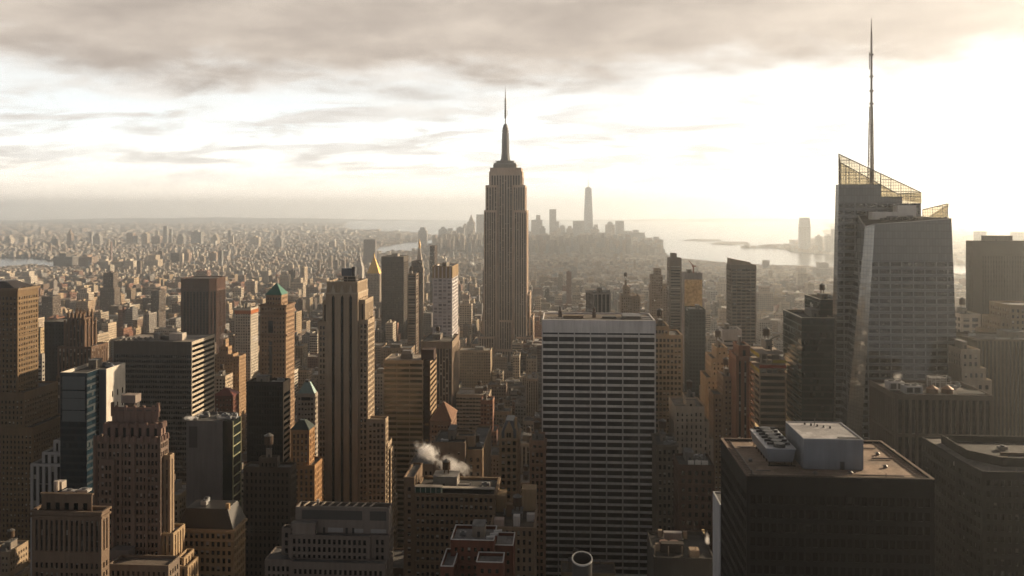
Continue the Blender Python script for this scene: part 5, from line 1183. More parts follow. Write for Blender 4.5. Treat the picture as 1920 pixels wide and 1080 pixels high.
def turned_tower():
    Y = 930.0; q = [(gx(1112, Y), Y), (gx(1145, Y + 5), Y + 5), (gx(1145, Y + 5) + 1, Y + 36), (gx(1098, Y + 24), Y + 24)]; z = zz(549, q[0][0], Y)
    b = B('office_tower', 'concrete tower with dark windows and bright vertical piers behind the white-gridded slab', q[0][0] - 8, q[1][0], Y, Y + 36)
    b.tier(0, 0, 0, 0, 0, z, (.24, .215, .20), ring=q, cell=(5.2, 3.8), frac=(.72, .8), tall=True, top=2, glass=STRIP_DARK, name='shaft')
    b.kit(q[0][0], q[1][0] - 3, Y + 8, Y + 26, z - 1.1, 5, 0, 1, 3)
turned_tower()
b = simple('apartment_tower', 'stepped tan brick tower behind the white-gridded slab roof', 1164, 1194, 554, 1050, dep=28, col=(.34, .25, .17), cell=(2.6, 3.4), frac=(.4, .5), levels=((4, 8, 3, 3, 538), (6, 12, 5, 5, 527), (14, -4, -6, 3, 556)), kitn=1)
b = simple('apartment_tower', 'tan tower with a dark stepped top left of the slender striped tower', 1221, 1243, 516, 1150, dep=24, col=(.27, .205, .15), cell=(2.6, 3.4), frac=(.45, .5), levels=((5, 2, 3, 3, 504), (-1, -7, 4, 0, 534)), kitn=0)
b = simple('apartment_tower', 'slender dark tower with horizontal stripes behind the tan ribbed tower', 1255, 1278, 484, 1000, dep=22, col=(.19, .155, .125), cell=(20, 3.6), frac=(.86, .5), levels=((3, 5, 4, 4, 475),), kitn=0, top=9)
b = simple('office_tower', 'glass tower mirroring a golden sky under two cranes', 1283, 1317, 512, 1050, dep=30, col=(.24, .21, .2), cell=(60, 90), frac=(.0001, .0001), kitn=2, tank=0, top=3)
x0, x1, y0, y1, z = b.main
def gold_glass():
    m, g, p = new_mat('painted_sky_reflection')
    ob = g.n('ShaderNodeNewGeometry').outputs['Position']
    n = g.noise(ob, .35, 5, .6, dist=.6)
    g.link(g.mix(g.step(n, .35, .65), (.42, .27, .10), (.66, .46, .20)), p.inputs['Base Color']); p.inputs['Roughness'].default_value = .28; p.inputs['Metallic'].default_value = .75  # reflected golden sky painted as a cloudy gold base colour
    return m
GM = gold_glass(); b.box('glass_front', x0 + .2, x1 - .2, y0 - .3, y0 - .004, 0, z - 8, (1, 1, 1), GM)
b2 = simple('office_block', 'dark green-grey glass block in front of the golden glass tower', 1291, 1323, 580, 900, dep=30, col=(.035, .042, .038), cell=(3, 3.9), frac=(.7, .6), glass=GLASS_DARK, kitn=3, tank=0)
for i, (px, tx, ty) in enumerate(((1300, 1291, 488), (1308, 1314, 494))):
    cb = B('tower_crane', ('red-brown', 'white')[i] + ' tower crane on the golden glass tower with its boom raised', gx(px, 1060) - 1, gx(px, 1060) + 1, 1059, 1061, cat='crane', group='cranes on the golden tower', taken=False)
    X = gx(px, 1062); cl = ((.30, .08, .05), (.65, .62, .58))[i]
    cb.e.location.z = z - 1.1
    m = MB(); m.bar((X, 1062, z - 1.1), (X, 1062, z + 7), 1.4); m.box(X - 1.6, X + 3.2 * (1 - 2 * i) + 1.6 * i, 1061, 1063, z + 7.002, z + 8.6); m.build('crane_mast', METAL, cb.e, cl)
    m = MB(); m.bar((X, 1062, z + 8), (gx(tx, 1062), 1062, zz(ty, X, 1062)), 1.2, .7); m.build('boom', METAL, cb.e, cl)
b = simple('apartment_tower', 'tall brown tower with a slanted top, alone left of the green glass block', 1371, 1418, 497, 880, dep=26, col=(.155, .125, .10), cell=(5, 3.5), frac=(.85, .52), kitn=0, top=3.5, glass=m_glass('ribbon_glass', (.008, .009, .009)))
x0, x1, y0, y1, z = b.main; m = MB(); m.poly([(x0 + .2, y0 + 3, z - 1), (x1 - 5, y0 + 3, z - 1), (x1 - 5, y0 + 3, z + 2.5), (x0 + .2, y0 + 3, z + 6.5)]); m.poly([(x1 - 5, y0 + 3, z - 1), (x1 - 5, y1 - 3, z - 1), (x1 - 5, y1 - 3, z + 2.5), (x1 - 5, y0 + 3, z + 2.5)]); m.poly([(x0 + .2, y1 - 3, z - 1), (x0 + .2, y0 + 3, z - 1), (x0 + .2, y0 + 3, z + 6.5), (x0 + .2, y1 - 3, z + 6.5)]); m.poly([(x0 + .2, y0 + 3, z + 6.5), (x1 - 5, y0 + 3, z + 2.5), (x1 - 5, y1 - 3, z + 2.5), (x0 + .2, y1 - 3, z + 6.5)]); m.poly([(x1 - 5, y1 - 3, z - 1), (x0 + .2, y1 - 3, z - 1), (x0 + .2, y1 - 3, z + 6.5), (x1 - 5, y1 - 3, z + 2.5)]); m.build('slanted_top', WALL, b.e, (.26, .19, .13))
simple('office_block', 'pale grey office block with a blank top in front of the slanted brown tower', 1355, 1391, 618, 720, side=1346, col=(.46, .43, .41), cell=(30, 3.7), frac=(.94, .5), top=8, kitn=2, tank=0)
simple('apartment_block', 'stepped cream brick block left of the red-brown paired towers', 1334, 1374, 672, 600, dep=26, col=(.42, .31, .20), cell=(2.6, 3.5), frac=(.36, .5), levels=((4, 3, 3, 3, 652), (-4, 6, -2, 2, 708)), kitn=1)
simple('apartment_block', 'rough brown brick block with stepped terraces beside the red-brown paired towers', 1356, 1382, 706, 560, dep=22, col=(.25, .17, .115), cell=(2.4, 3.4), frac=(.42, .5), levels=((-6, 4, 2, 2, 740),), kitn=3)
b = simple('office_tower', 'red-brown brick tower of paired shafts left of the scaffolded building', 1380, 1405, 668, 545, dep=24, col=(.24, .115, .07), cell=(4, 3.7), frac=(.34, .8), tall=True, top=3, kitn=1, tank=0, levels=((2.2, -1, 3, 3, 648),))
def scaffold_block():
    Y = 525.0; x0, x1 = gx(1424, Y), gx(1474, Y); y1 = gy(1405, x0); z = zz(700, x0, Y)
    b = B('office_block', 'banded building being finished, with orange and yellow netting round its open top floors', x0, x1, Y, y1)
    gl = m_glass('amber_glass_dim', (.02, .018, .012), (.34, .22, .08), .25, .12, lit=.02)
    b.tier(x0, x1, Y, y1, 0, z, (.36, .27, .19), cell=(12, 3.9), frac=(.96, .62), dep=.35, top=.9, marg=.3, glass=gl, name='shaft')
    zt = zz(662, x0, Y); n = 4
    for k in range(n):
        za = z + k * (zt - z) / n; b.box('floor_slab', x0 + .4, x1 - .4, Y + .4, y1 - .4, za + 2.2, za + 2.6, (.3, .24, .19))
        for i in range(5):
            X = x0 + 1 + (x1 - x0 - 2) * i / 4; b.box('concrete_column', X - .3, X + .3, Y + .8, Y + 1.4, za - 1.1 if k == 0 else za - (zt - z) / n + 2.603, za + 2.197, (.28, .22, .17))
        if k in (1, 2): b.box('safety_netting', x0 + (8 if k == 2 else 0), x1 + .1, Y + .1, Y + .2, za + .1, za + 2.1, (.42, .30, .05) if k == 2 else (.30, .06, .03))
        if k in (0, 3): b.box('safety_netting', x0 + .05, x0 + .15, Y + .5, y1 - 1, za + .1, za + 2.1, (.42, .30, .05))
    b.kit(x0 + 2, x1 - 2, Y + 2, y1 - 2, zt + .6, 6, 1, 1, 5)
    m = MB(); X = x0 + 9; m.bar((X, Y + 8, zt), (X, Y + 8, zt + 8), .7); m.bar((X - 1, Y + 8, zt + 7), (X + 5, Y + 8, zt + 10), .5); m.build('hoist', METAL, b.e, (.1, .09, .07))
    HEROES.append((x0, x1, Y, y1, zt))
scaffold_block()
# far right
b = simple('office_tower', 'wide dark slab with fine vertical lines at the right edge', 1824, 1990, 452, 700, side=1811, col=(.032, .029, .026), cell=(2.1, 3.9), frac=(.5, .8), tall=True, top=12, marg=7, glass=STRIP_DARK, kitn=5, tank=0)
simple('apartment_block', 'brown stepped block in front of the wide dark slab at the right edge', 1893, 1970, 572, 560, dep=26, col=(.22, .155, .10), cell=(3, 3.7), frac=(.45, .55), levels=((-5, 0, 2, 0, 598), (-9, 0, 3, 0, 622)), kitn=0)
simple('office_block', 'white framed low block between the glass skyscraper and the wide dark slab', 1802, 1839, 589, 640, dep=24, col=(.52, .45, .37), cell=(5, 4.4), frac=(.7, .62), kitn=3, levels=((-6, -3, -2, 0, 625),))
b = simple('office_slab', 'bronze slab with closely spaced bright vertical ribs at the right edge', 1832, 2010, 637, 520, dep=32, col=(.085, .068, .046), cell=(2.25, 3.9), frac=(.6, .8), tall=True, top=1, marg=.3, glass=STRIP_DARK, kitn=8, tank=0)
simple('office_block', 'pale stepped stone block at the right foot of the glass skyscraper', 1802, 1838, 655, 465, dep=22, col=(.36, .30, .235), cell=(3, 4), frac=(.5, .6), kitn=2, tank=0, levels=((0, -2.5, -1, 0, 690), (0, -5, -2, 0, 712)))
# ================================================================ ground, water, far shores
def flat(name, pts, z, mat, label, kind='structure', thick=0.0, color=None):
    m = MB()
    if thick: m.prism(pts, z - thick, z)
    else: m.poly([(*p, z) for p in pts])
    o = m.build(name, mat, None, color); o['kind'] = kind; o['label'] = label; o['category'] = name.replace('_', ' '); return o
def m_ground():
    m, g, p = new_mat('ground'); ob = g.n('ShaderNodeNewGeometry').outputs['Position']
    n = g.noise(ob, .01, 6, .65); g.link(g.mix(n, (.03, .029, .027), (.085, .075, .062)), p.inputs['Base Color']); p.inputs['Roughness'].default_value = .9; return m
def m_water():
    m, g, p = new_mat('water'); ob = g.n('ShaderNodeNewGeometry').outputs['Position']
    mp = g.n('ShaderNodeMapping'); g.link(ob, mp.inputs[0]); mp.inputs['Scale'].default_value = (.02, .05, .02)
    n = g.noise(mp.outputs[0], 1, 5, .6); bp = g.n('ShaderNodeBump'); bp.inputs['Strength'].default_value = .35; bp.inputs['Distance'].default_value = 6
    g.link(n, bp.inputs['Height']); g.link(bp.outputs[0], p.inputs['Normal'])
    p.inputs['Base Color'].default_value = (.05, .06, .06, 1); p.inputs['Roughness'].default_value = .16; p.inputs['IOR'].default_value = 1.9; return m
GROUND, WATER = m_ground(), m_water()
FAR = 27000.0
flat('water', [(-24000, -400), (24000, -400), (24000, FAR), (-24000, FAR)], -2.5, WATER, 'bright bay and rivers round the city')
PP = lambda *a: [ground(px, py) for px, py in a]
man = [(-2900, -350), (1500, -350), (1700, 1500)] + PP((1830, 518), (1700, 509), (1560, 503), (1440, 498.5), (1330, 492), (1262, 485), (1240, 472), (1243, 463), (1200, 452), (1000, 447), (860, 452), (800, 461), (775, 473), (690, 478), (560, 480.5), (300, 494), (150, 500), (110, 503), (60, 497.5), (-60, 509))
flat('ground', man, 0.0, GROUND, 'dark streets and lots of the island city', thick=2.4)
bro = [(-23900, 2500)] + PP((-300, 480), (-100, 484.5), (0, 482.5), (60, 483), (105, 489), (160, 491), (300, 486), (560, 474.5), (640, 472), (690, 469.5), (735, 458), (800, 451), (830, 445), (790, 438), (700, 433), (640, 428.5)) + [(-7000, FAR - 30), (-23900, FAR - 30)]
flat('shore', bro, 0.0, GROUND, 'hazy far shore across the river on the left', thick=2.4)
jer = [(23900, 1500), (3300, 1500)] + PP((1900, 506), (1800, 495), (1620, 484), (1560, 478), (1512, 474.5), (1482, 471), (1478, 468), (1440, 464), (1392, 465.5), (1390, 463.5), (1440, 461), (1500, 458.5), (1480, 452.5), (1560, 445), (1545, 436), (1560, 427)) + [(7800, FAR - 30), (23900, FAR - 30)]
flat('shore', jer, 0.0, GROUND, 'hazy far shore behind the glass skyscraper on the right', thick=2.4)
flat('island', PP((1282, 450.5), (1300, 448.4), (1350, 449.2), (1352, 451), (1320, 452.2)), 2.0, GROUND, 'small low island in the bay, the farther one', thick=4.4)
flat('island', PP((1333, 457), (1350, 453.5), (1400, 454), (1405, 456.5), (1370, 459.5)), 3.0, GROUND, 'small low island in the bay, the nearer one', thick=5.4)
def ridge(name, label, x0, x1, y, h, seed, n=60):
    r = random.Random(seed); m = MB(); pts = []
    ph = [r.uniform(0, 6) for _ in range(4)]
    for i in range(n + 1):
        t = i / n; e = sin(pi * t) ** .6
        pts.append((x0 + (x1 - x0) * t, h * e * (.62 + .2 * sin(3 * t + ph[0]) + .1 * sin(9 * t + ph[1]) + .05 * sin(27 * t + ph[2]))))
    for (xa, za), (xb, zb) in zip(pts, pts[1:]):
        m.poly([(xa, y - 900, -1), (xb, y - 900, -1), (xb, y, zb), (xa, y, za)]); m.poly([(xa, y, za), (xb, y, zb), (xb, y + 700, -1), (xa, y + 700, -1)])
    o = m.build(name, GROUND); o['kind'] = 'structure'; o['label'] = label; o['category'] = 'hills'
ridge('hills', 'faint low hills along the horizon on the left', -17000, -3000, FAR - 1200, 120, 3)
ridge('hills', 'faint low hills along the horizon on the right', -2500, 17000, FAR - 2200, 150, 5)

# ================================================================ far towers, each its own
FC = {'brick': (.33, .24, .18), 'tan': (.46, .38, .29), 'pale': (.56, .49, .40), 'grey': (.36, .35, .33), 'dark': (.15, .135, .12), 'blue': (.34, .38, .41)}  # far palette paled, so part of the haze whitening sits in these colours
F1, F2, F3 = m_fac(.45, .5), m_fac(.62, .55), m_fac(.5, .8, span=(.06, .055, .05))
def far_tower(label, px0, px1, ytop, ybase, col, group, top=None, cat='tower', name='tower', fac=None, w=4.5):
    D0 = H * F / (ybase - HY); Y = D0 * .998 + 0.06 * (px0 - CX) / F * D0
    x0, x1 = gx(px0, Y), gx(px1, Y); d = min(x1 - x0, 60) * .8; z = zz(ytop, (x0 + x1) / 2, Y)
    b = B(name, label, x0, x1, Y, Y + d, cat, group)
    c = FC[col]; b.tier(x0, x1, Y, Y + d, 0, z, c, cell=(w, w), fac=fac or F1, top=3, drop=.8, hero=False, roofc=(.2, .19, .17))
    W_ = x1 - x0
    if top == 'spire': b.hip(x0 + W_ * .15, x1 - W_ * .15, Y + 2, Y + d - 2, z, z + W_ * 1.0, .05, c, 'spire', WALL, 0)
    elif top == 'step': b.tier(x0 + W_ * .22, x1 - W_ * .2, Y + 3, Y + d - 3, z - .8, z + W_ * .35, c, cell=(w, w), fac=F1, hero=False, name='setback')
    elif top == 'dome':
        m = MB(); r = W_ * .32
        for k in range(5): m.cyl((x0 + x1) / 2, Y + d / 2, z + r * sin(k * pi / 10), z + r * sin((k + 1) * pi / 10), r * cos(k * pi / 10), r * cos((k + 1) * pi / 10) + .01, 12)
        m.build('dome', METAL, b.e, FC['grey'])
    elif top == 'box': b.box('machine_house', x0 + W_ * .3, x1 - W_ * .35, Y + 2, Y + d - 2, z - .7, z + W_ * .16, c)
    return b, x0, x1, Y, d, z
DT = 'hazy downtown towers on the horizon'
for a in [('domed hazy tower, first of the downtown skyline left of the tallest skyscraper', 822, 838, 430, 453, 'grey', 'dome'), ('square hazy tower second in the downtown skyline from the left', 855.5, 870, 427, 453, 'grey', 'box'),
          ('gothic spired hazy tower just left of the tallest skyscraper', 876, 890, 416, 452, 'tan', 'spire'), ('tall hazy flat tower partly hidden by the tallest skyscraper', 893, 912, 402, 451, 'grey', None), ('broad low hazy block below the domed tower', 838, 856, 440, 455, 'tan', None),
          ('hazy slab just right of the tallest skyscraper', 988, 998, 434, 455, 'tan', None), ('wide hazy stepped tower right of the tallest skyscraper', 996, 1017, 412, 452, 'grey', None), ('narrow hazy tower top standing behind the wide stepped one', 1005, 1013, 403, 450, 'tan', None),
          ('dark hazy block stepping down right of the wide stepped tower', 1012, 1023, 428, 456, 'dark', 'step'), ('tallest slim hazy tower between the brown skyscraper and the spired blue one', 1030, 1043, 392, 451, 'grey', None), ('hazy tower shoulder beside the tallest slim one', 1040, 1048.5, 415, 453, 'grey', None),
          ('low hazy block in front of the tallest slim tower', 1024, 1049, 440, 458, 'tan', 'box'), ('narrow hazy tower alone in the gap of the skyline', 1050, 1060, 423, 453, 'grey', 'box'), ('broad hazy block left of the spired blue tower', 1074, 1096, 414, 456, 'grey', None),
          ('hazy block with rounded top right of the spired blue tower', 1108, 1124, 430, 456, 'tan', 'dome'), ('hazy arched-top tower right of the spired blue tower', 1135, 1153, 421, 455, 'tan', 'dome'), ('tall square hazy tower joined to the arched-top one', 1154, 1170, 414, 455, 'grey', None),
          ('dark hazy block below the arched-top tower', 1134, 1150, 447, 463, 'dark', 'box'), ('wide hazy trapezoid-topped block on the waterfront', 1178, 1209, 436, 462, 'grey', 'box'), ('low hazy block beside the wide waterfront block', 1209, 1220, 449, 464, 'tan', None),
          ('slim hazy tower near the end of the waterfront', 1225.5, 1235, 444, 468, 'grey', None), ('last low hazy tower at the end of the waterfront', 1235, 1243, 460, 472, 'grey', None), ('flat-topped hazy tower alone left of the downtown skyline', 784, 800, 432, 462, 'grey', 'step'),
          ('mid-height hazy block filling the foot of the spired blue tower', 1086, 1106, 438, 460, 'tan', None), ('broad hazy block at the foot of the square joined tower', 1150, 1180, 446, 464, 'grey', None), ('wide pale hazy block low behind the smoking roofs', 1052, 1075, 441, 462, 'pale', None),
          ('slim hazy tower close on the right of the spired blue tower', 1114, 1121, 421, 454, 'grey', None), ('pale hazy tower between the tallest slim one and the lone narrow one', 1044, 1052, 430, 455, 'pale', 'step'), ('hazy flat block right of the square joined tower', 1170, 1180, 433, 458, 'grey', None),
          ('hazy stepped tower left of the broad block by the spired blue tower', 1062, 1074, 428, 455, 'tan', 'step'), ('hazy tower rising behind the low broad block left of the skyscraper', 840, 848, 428, 453, 'grey', None), ('slim hazy tower between the square one and the gothic spired one', 868, 876, 422, 452, 'pale', 'step'), ('low hazy square tower before the trapezoid-topped block', 1184, 1196, 446, 466, 'pale', 'box')]:
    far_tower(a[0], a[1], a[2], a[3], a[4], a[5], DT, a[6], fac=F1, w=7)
def blue_spire():
    b, x0, x1, Y, d, z = far_tower('tallest hazy blue glass tower with a needle mast on the horizon', 1094, 1112.5, 430, 452, 'blue', DT, None, 'skyscraper', 'skyscraper', F2, 7)
    zt = zz(352, x0, Y); m = MB(); c = (x1 - x0) * .18
    m.prism([(x0, Y), (x1, Y), (x1, Y + d), (x0, Y + d)], z, zt, 0, False, [(x0 + c, Y + c), (x1 - c, Y + c), (x1 - c, Y + d - c), (x0 + c, Y + d - c)]); m.build('glass_shaft', METAL, b.e, (.36, .40, .43))
    m = MB(); m.cyl((x0 + x1) / 2, Y + d / 2, zt, zt + 8, 18, 18, 12); m.cyl((x0 + x1) / 2, Y + d / 2, zt + 8.01, zz(320, x0, Y), 3.2, .5, 8); m.build('mast', METAL, b.e, (.3, .31, .32))
blue_spire()
RV = 'hazy towers beyond the river on the left'
for a in [('hazy clock tower with a pointed top beyond the river', 125, 134, 438, 464, 'brick', 'spire'), ('slim dark hazy tower right of the pointed clock tower', 166, 172, 435, 462, 'grey', None), ('stout hazy block beside the slim dark tower', 174, 187, 443, 463, 'grey', 'step'),
          ('hazy tower with orange netting beyond the river', 237, 249, 437, 460, 'brick', None), ('grey hazy tower touching the orange-netted one', 249, 257, 442, 460, 'grey', None), ('square hazy tower right of the orange-netted one', 265, 276, 438, 460, 'tan', 'box'),
          ('broad pinkish hazy block beyond the river', 284, 300, 443, 461, 'brick', None), ('tallest thin hazy tower beyond the river', 306, 312.5, 424, 458, 'grey', None), ('thin hazy tower second to the tallest beyond the river', 317, 322, 429, 458, 'grey', None),
          ('grey hazy block right of the two thin towers', 332, 344, 443, 460, 'grey', 'step'), ('largest hazy block beyond the river, behind the dark red-brown tower', 358, 377, 435, 459, 'grey', 'box'), ('low hazy block right of the largest one', 396, 408, 445, 460, 'tan', 'step'),
          ('slim hazy tower right of the dark red-brown tower', 427, 433, 432, 459, 'grey', None), ('short hazy tower leaning on the slim one', 433, 437, 442, 459, 'pale', None), ('dark square hazy block left of the pointed clock tower', 96, 108, 448, 466, 'dark', None),
          ('hazy double block above the green pyramid roof', 469, 485, 445, 463, 'tan', 'box'), ('hazy stepped tower right of the green pyramid roof', 516, 528, 447, 470, 'grey', 'step'), ('faint low block near the river right of the stepped hazy tower', 617, 628, 453, 468, 'tan', None),
          ('faint pale block at the left edge beyond the river', 36, 46, 444, 459, 'pale', None), ('faint pale pair of blocks near the left edge beyond the river', 8, 20, 446, 460, 'pale', 'step'), ('slim pale hazy tower left of the dark square block', 52, 57, 448, 463, 'tan', None)]:
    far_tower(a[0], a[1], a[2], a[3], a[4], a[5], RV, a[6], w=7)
HS = 'brick housing towers in the low city on the left'
for i, a in enumerate([('dark long housing slab at the near river bank', 100, 136, 481, 499, 'dark', 'box'), ('housing slab with one lit end right of the dark long slab', 147, 172, 482, 502, 'brick', 'box'), ('sunlit pale housing tower left of the row of lit ones', 188, 203, 489, 512, 'pale', 'box'),
          ('first wide tower in the row of lit housing', 211, 229, 490, 511, 'tan', 'box'), ('brightest wide tower in the row of lit housing', 231, 250, 489, 511, 'pale', 'box'), ('third tower in the row of lit housing', 254, 268, 491, 509, 'tan', 'box'), ('last wide tower in the row of lit housing', 272, 296, 487, 508, 'tan', 'step'),
          ('dark housing tower left of the stepped lit one', 320, 336, 474, 498, 'dark', None), ('tall stepped housing tower with a lit right side', 338, 354, 474, 499, 'brick', 'step'), ('slim lit housing tower left of the dark red-brown tower', 375, 383, 480, 502, 'tan', 'box'), ('housing tower behind the dark red-brown tower', 392, 405, 474, 497, 'brick', 'box'),
          ('dark tower with pale top alone among the low roofs', 188, 204, 518, 538, 'dark', 'box'), ('pale block at the left edge above the low roofs', 0, 18, 512, 540, 'tan', 'box'), ('lit cream block right of the left-edge pale block', 13, 32, 524, 548, 'pale', None), ('ribbed cream tower above the brown stone tower', 34, 58, 518, 548, 'pale', 'step'),
          ('flat cream block right of the ribbed cream tower', 62, 79, 534, 552, 'pale', 'box'), ('orange-lit block behind the gothic tower', 144, 166, 549, 600, 'tan', 'step'), ('grey-brown block with water tank left of the dark red-brown tower', 272, 301, 538, 570, 'brick', 'box'), ('white pillared block beside the dark red-brown tower', 312, 336, 543, 570, 'grey', None),
          ('tan slab right of the dark red-brown tower', 436, 452, 540, 580, 'tan', 'box'), ('lit slab above the green copper pyramid', 462, 478, 527, 560, 'tan', 'box'), ('small dark slab beside the lit slab', 446, 458, 516, 545, 'brick', None), ('cream tower right of the green copper pyramid', 524, 540, 515, 560, 'tan', 'step'),
          ('stepped pale tower right behind the green copper pyramid', 545, 568, 530, 570, 'tan', 'step'), ('brown slab between the green pyramid and striped deco tower', 574, 596, 538, 580, 'brick', 'box'), ('thin hazy tower above the striped deco tower', 616, 622, 480, 510, 'tan', 'step'), ('hazy block above the white-framed tower', 819, 836, 484, 510, 'pale', 'box')]):
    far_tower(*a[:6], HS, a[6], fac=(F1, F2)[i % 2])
WS = 'hazy mid-rise blocks in the low city on the right'
for i, a in enumerate([('small hazy tower on the near shore of the bay', 1431, 1443, 488, 505, 'grey', None), ('hazy slab on the shore left of the glass skyscraper', 1497, 1512, 501, 520, 'tan', 'box'), ('broad hazy block against the glass skyscraper', 1530, 1560, 503, 525, 'grey', 'step'), ('brown stepped block right of the slanted brown tower', 1420, 1450, 548, 610, 'brick', 'step'),
          ('pale hazy tower behind the green glass block', 1496, 1514, 512, 545, 'tan', None), ('white block low behind the green glass block', 1464, 1488, 545, 570, 'pale', None), ('squat tan block behind the green glass block', 1524, 1545, 538, 565, 'tan', 'box'), ('grey hazy block behind the golden glass tower', 1326, 1345, 545, 585, 'grey', None),
          ('hazy tan tower between the golden tower and slanted brown tower', 1345, 1366, 530, 565, 'tan', 'step'), ('hazy block left of the slender striped tower', 1204, 1222, 545, 580, 'tan', None), ('grey hazy tower behind the stepped tan brick tower', 1068, 1082, 505, 540, 'grey', 'step'), ('domed hazy block right of the tallest skyscraper', 1030, 1056, 520, 548, 'brick', 'dome'),
          ('pale slab near the white-gridded slab left corner', 1040, 1062, 556, 590, 'tan', 'box'), ('thin hazy tower right of the tallest skyscraper', 1000, 1006, 510, 540, 'pale', None), ('cream block beside the base of the tallest skyscraper', 1003, 1014, 560, 630, 'tan', 'step'), ('tan block at the left base of the tallest skyscraper', 862, 884, 570, 640, 'tan', 'step'), ('dark tanked tower left of the tallest skyscraper', 864, 880, 553, 600, 'brick', 'box')]):
    far_tower(*a[:6], WS, a[6], fac=(F1, F2)[i % 2])
# across the bay on the right
def tapered():
    b, x0, x1, Y, d, z = far_tower('tall hazy tapered tower alone on the far shore of the bay', 1500.5, 1520, 425, 471.5, 'blue', 'hazy towers across the bay on the right', None, 'skyscraper', 'skyscraper', F2, 7)
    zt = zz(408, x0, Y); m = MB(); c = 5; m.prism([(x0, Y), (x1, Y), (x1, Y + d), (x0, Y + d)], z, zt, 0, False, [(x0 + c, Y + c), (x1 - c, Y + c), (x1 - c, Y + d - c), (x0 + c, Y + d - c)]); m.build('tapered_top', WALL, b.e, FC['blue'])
tapered()
for i, a in enumerate([('hazy rounded tower right of the tall tapered one', 1531, 1542, 443, 474, 'grey', 'dome'), ('hazy tower third along the far shore of the bay', 1548, 1559, 442, 476, 'grey', 'dome'), ('hazy tower touching the glass skyscraper edge', 1560, 1569, 430, 476, 'grey', None), ('hazy square block right of the glass skyscraper', 1832, 1850, 434, 500, 'grey', None), ('hazy square block near the right edge of the bay', 1902, 1922, 435, 500, 'grey', None)]):
    far_tower(*a[:6], 'hazy towers across the bay on the right', a[6], w=7)
# stack and dome by the river
def far_stack(label, px, py0, py1, r, col):
    D0 = H * F / (py1 - HY); x, y = ground(px, py1); b = B('smokestack', label, x - r, x + r, y - r, y + r, 'chimney')
    m = MB(); m.cyl(x, y, 0, zz(py0, x, y), r * 1.25, r * .8, 12); m.build('stack', WALL, b.e, col)
far_stack('tall pale smokestack rising from the low city on the left', 208.5, 453, 490, 4.5, (.5, .36, .3)); far_stack('short far smokestack near the white dome beyond the river', 95, 456, 475, 6, (.42, .33, .26))
def dome():
    x, y = ground(78, 474); b = B('storage_tank', 'white domed storage tank beyond the river on the left', x - 20, x + 20, y - 20, y + 20, 'tank'); m = MB(); m.cyl(x, y, 0, 14, 17, 17, 20)
    for k in range(6): m.cyl(x, y, 14 + 17 * sin(k * pi / 12) + .01, 14 + 17 * sin((k + 1) * pi / 12), 17 * cos(k * pi / 12), 17 * cos((k + 1) * pi / 12) + .01, 20)
    m.build('tank_shell', METAL, b.e, (.62, .58, .5))
dome()

# ================================================================ the ordinary city between them
AVE = [-3000, -2700, -2400, -2100, -1830, -1560, -1330, -1110, -905, -720, -590, -455, -317, -172, 122, 400, 680, 960, 1240, 1500, 1760]
rg = random.Random(42)
PAL = [('tan brick', (.32, .235, .155)), ('red brick', (.22, .105, .065)), ('brown brick', (.19, .125, .085)), ('cream stone', (.42, .335, .24)), ('grey', (.24, .22, .20)), ('pale brick', (.46, .395, .31)), ('dark brown', (.11, .08, .06)), ('buff brick', (.36, .27, .17))]
def capz(y): 
    T = [(0, 40), (300, 60), (450, 70), (600, 84), (800, 96), (1000, 84), (1250, 88), (1500, 74), (2000, 56), (2600, 42), (3000, 34)]
    for (a, u), (b_, v) in zip(T, T[1:]):
        if a <= y < b_: return u + (v - u) * (y - a) / (b_ - a)
    return 40
def clash(x0, x1, y0, y1, pad=2):
    return any(x0 < b_ + pad and x1 > a - pad and y0 < d + pad and y1 > c - pad for a, b_, c, d in TAKEN)
LOTS = []
def inview(x, y, m=120):
    if y < 150: return False
    px = proj(x, y, 0)[0]; return -m < px < 1920 + m
for i in range(len(AVE) - 1):
    xa, xb = AVE[i] + 14, AVE[i + 1] - 14
    for j in range(2, 37):
        ya = j * 80.0 + 6; yb = ya + 62
        if not (inview(xa, yb) or inview(xb, yb) or inview((xa + xb) / 2, ya)): continue
        for row in (0, 1):
            x = xa
            while x < xb - 8:
                w = min(rg.choice((9, 12, 15, 18, 22, 26, 32, 40)) * (1.0 if ya < 1700 else .85), xb - x); 
                if xb - x - w < 8: w = xb - x
                d = rg.uniform(24, 30.5); y0 = ya if row == 0 else yb - d
                h = capz(ya) * rg.choice((.22, .3, .36, .42, .5, .58, .68, .8, 1.0)) * rg.uniform(.85, 1.1)
                if ya > 1500 and rg.random() < .025: h *= 1.9
                x1 = x + w - .25
                if inview((x + x1) / 2, y0) and not clash(x, x1, y0, y0 + d): LOTS.append((x, x1, y0, y0 + d, h, rg.randrange(len(PAL)), rg.random()))
                x += w
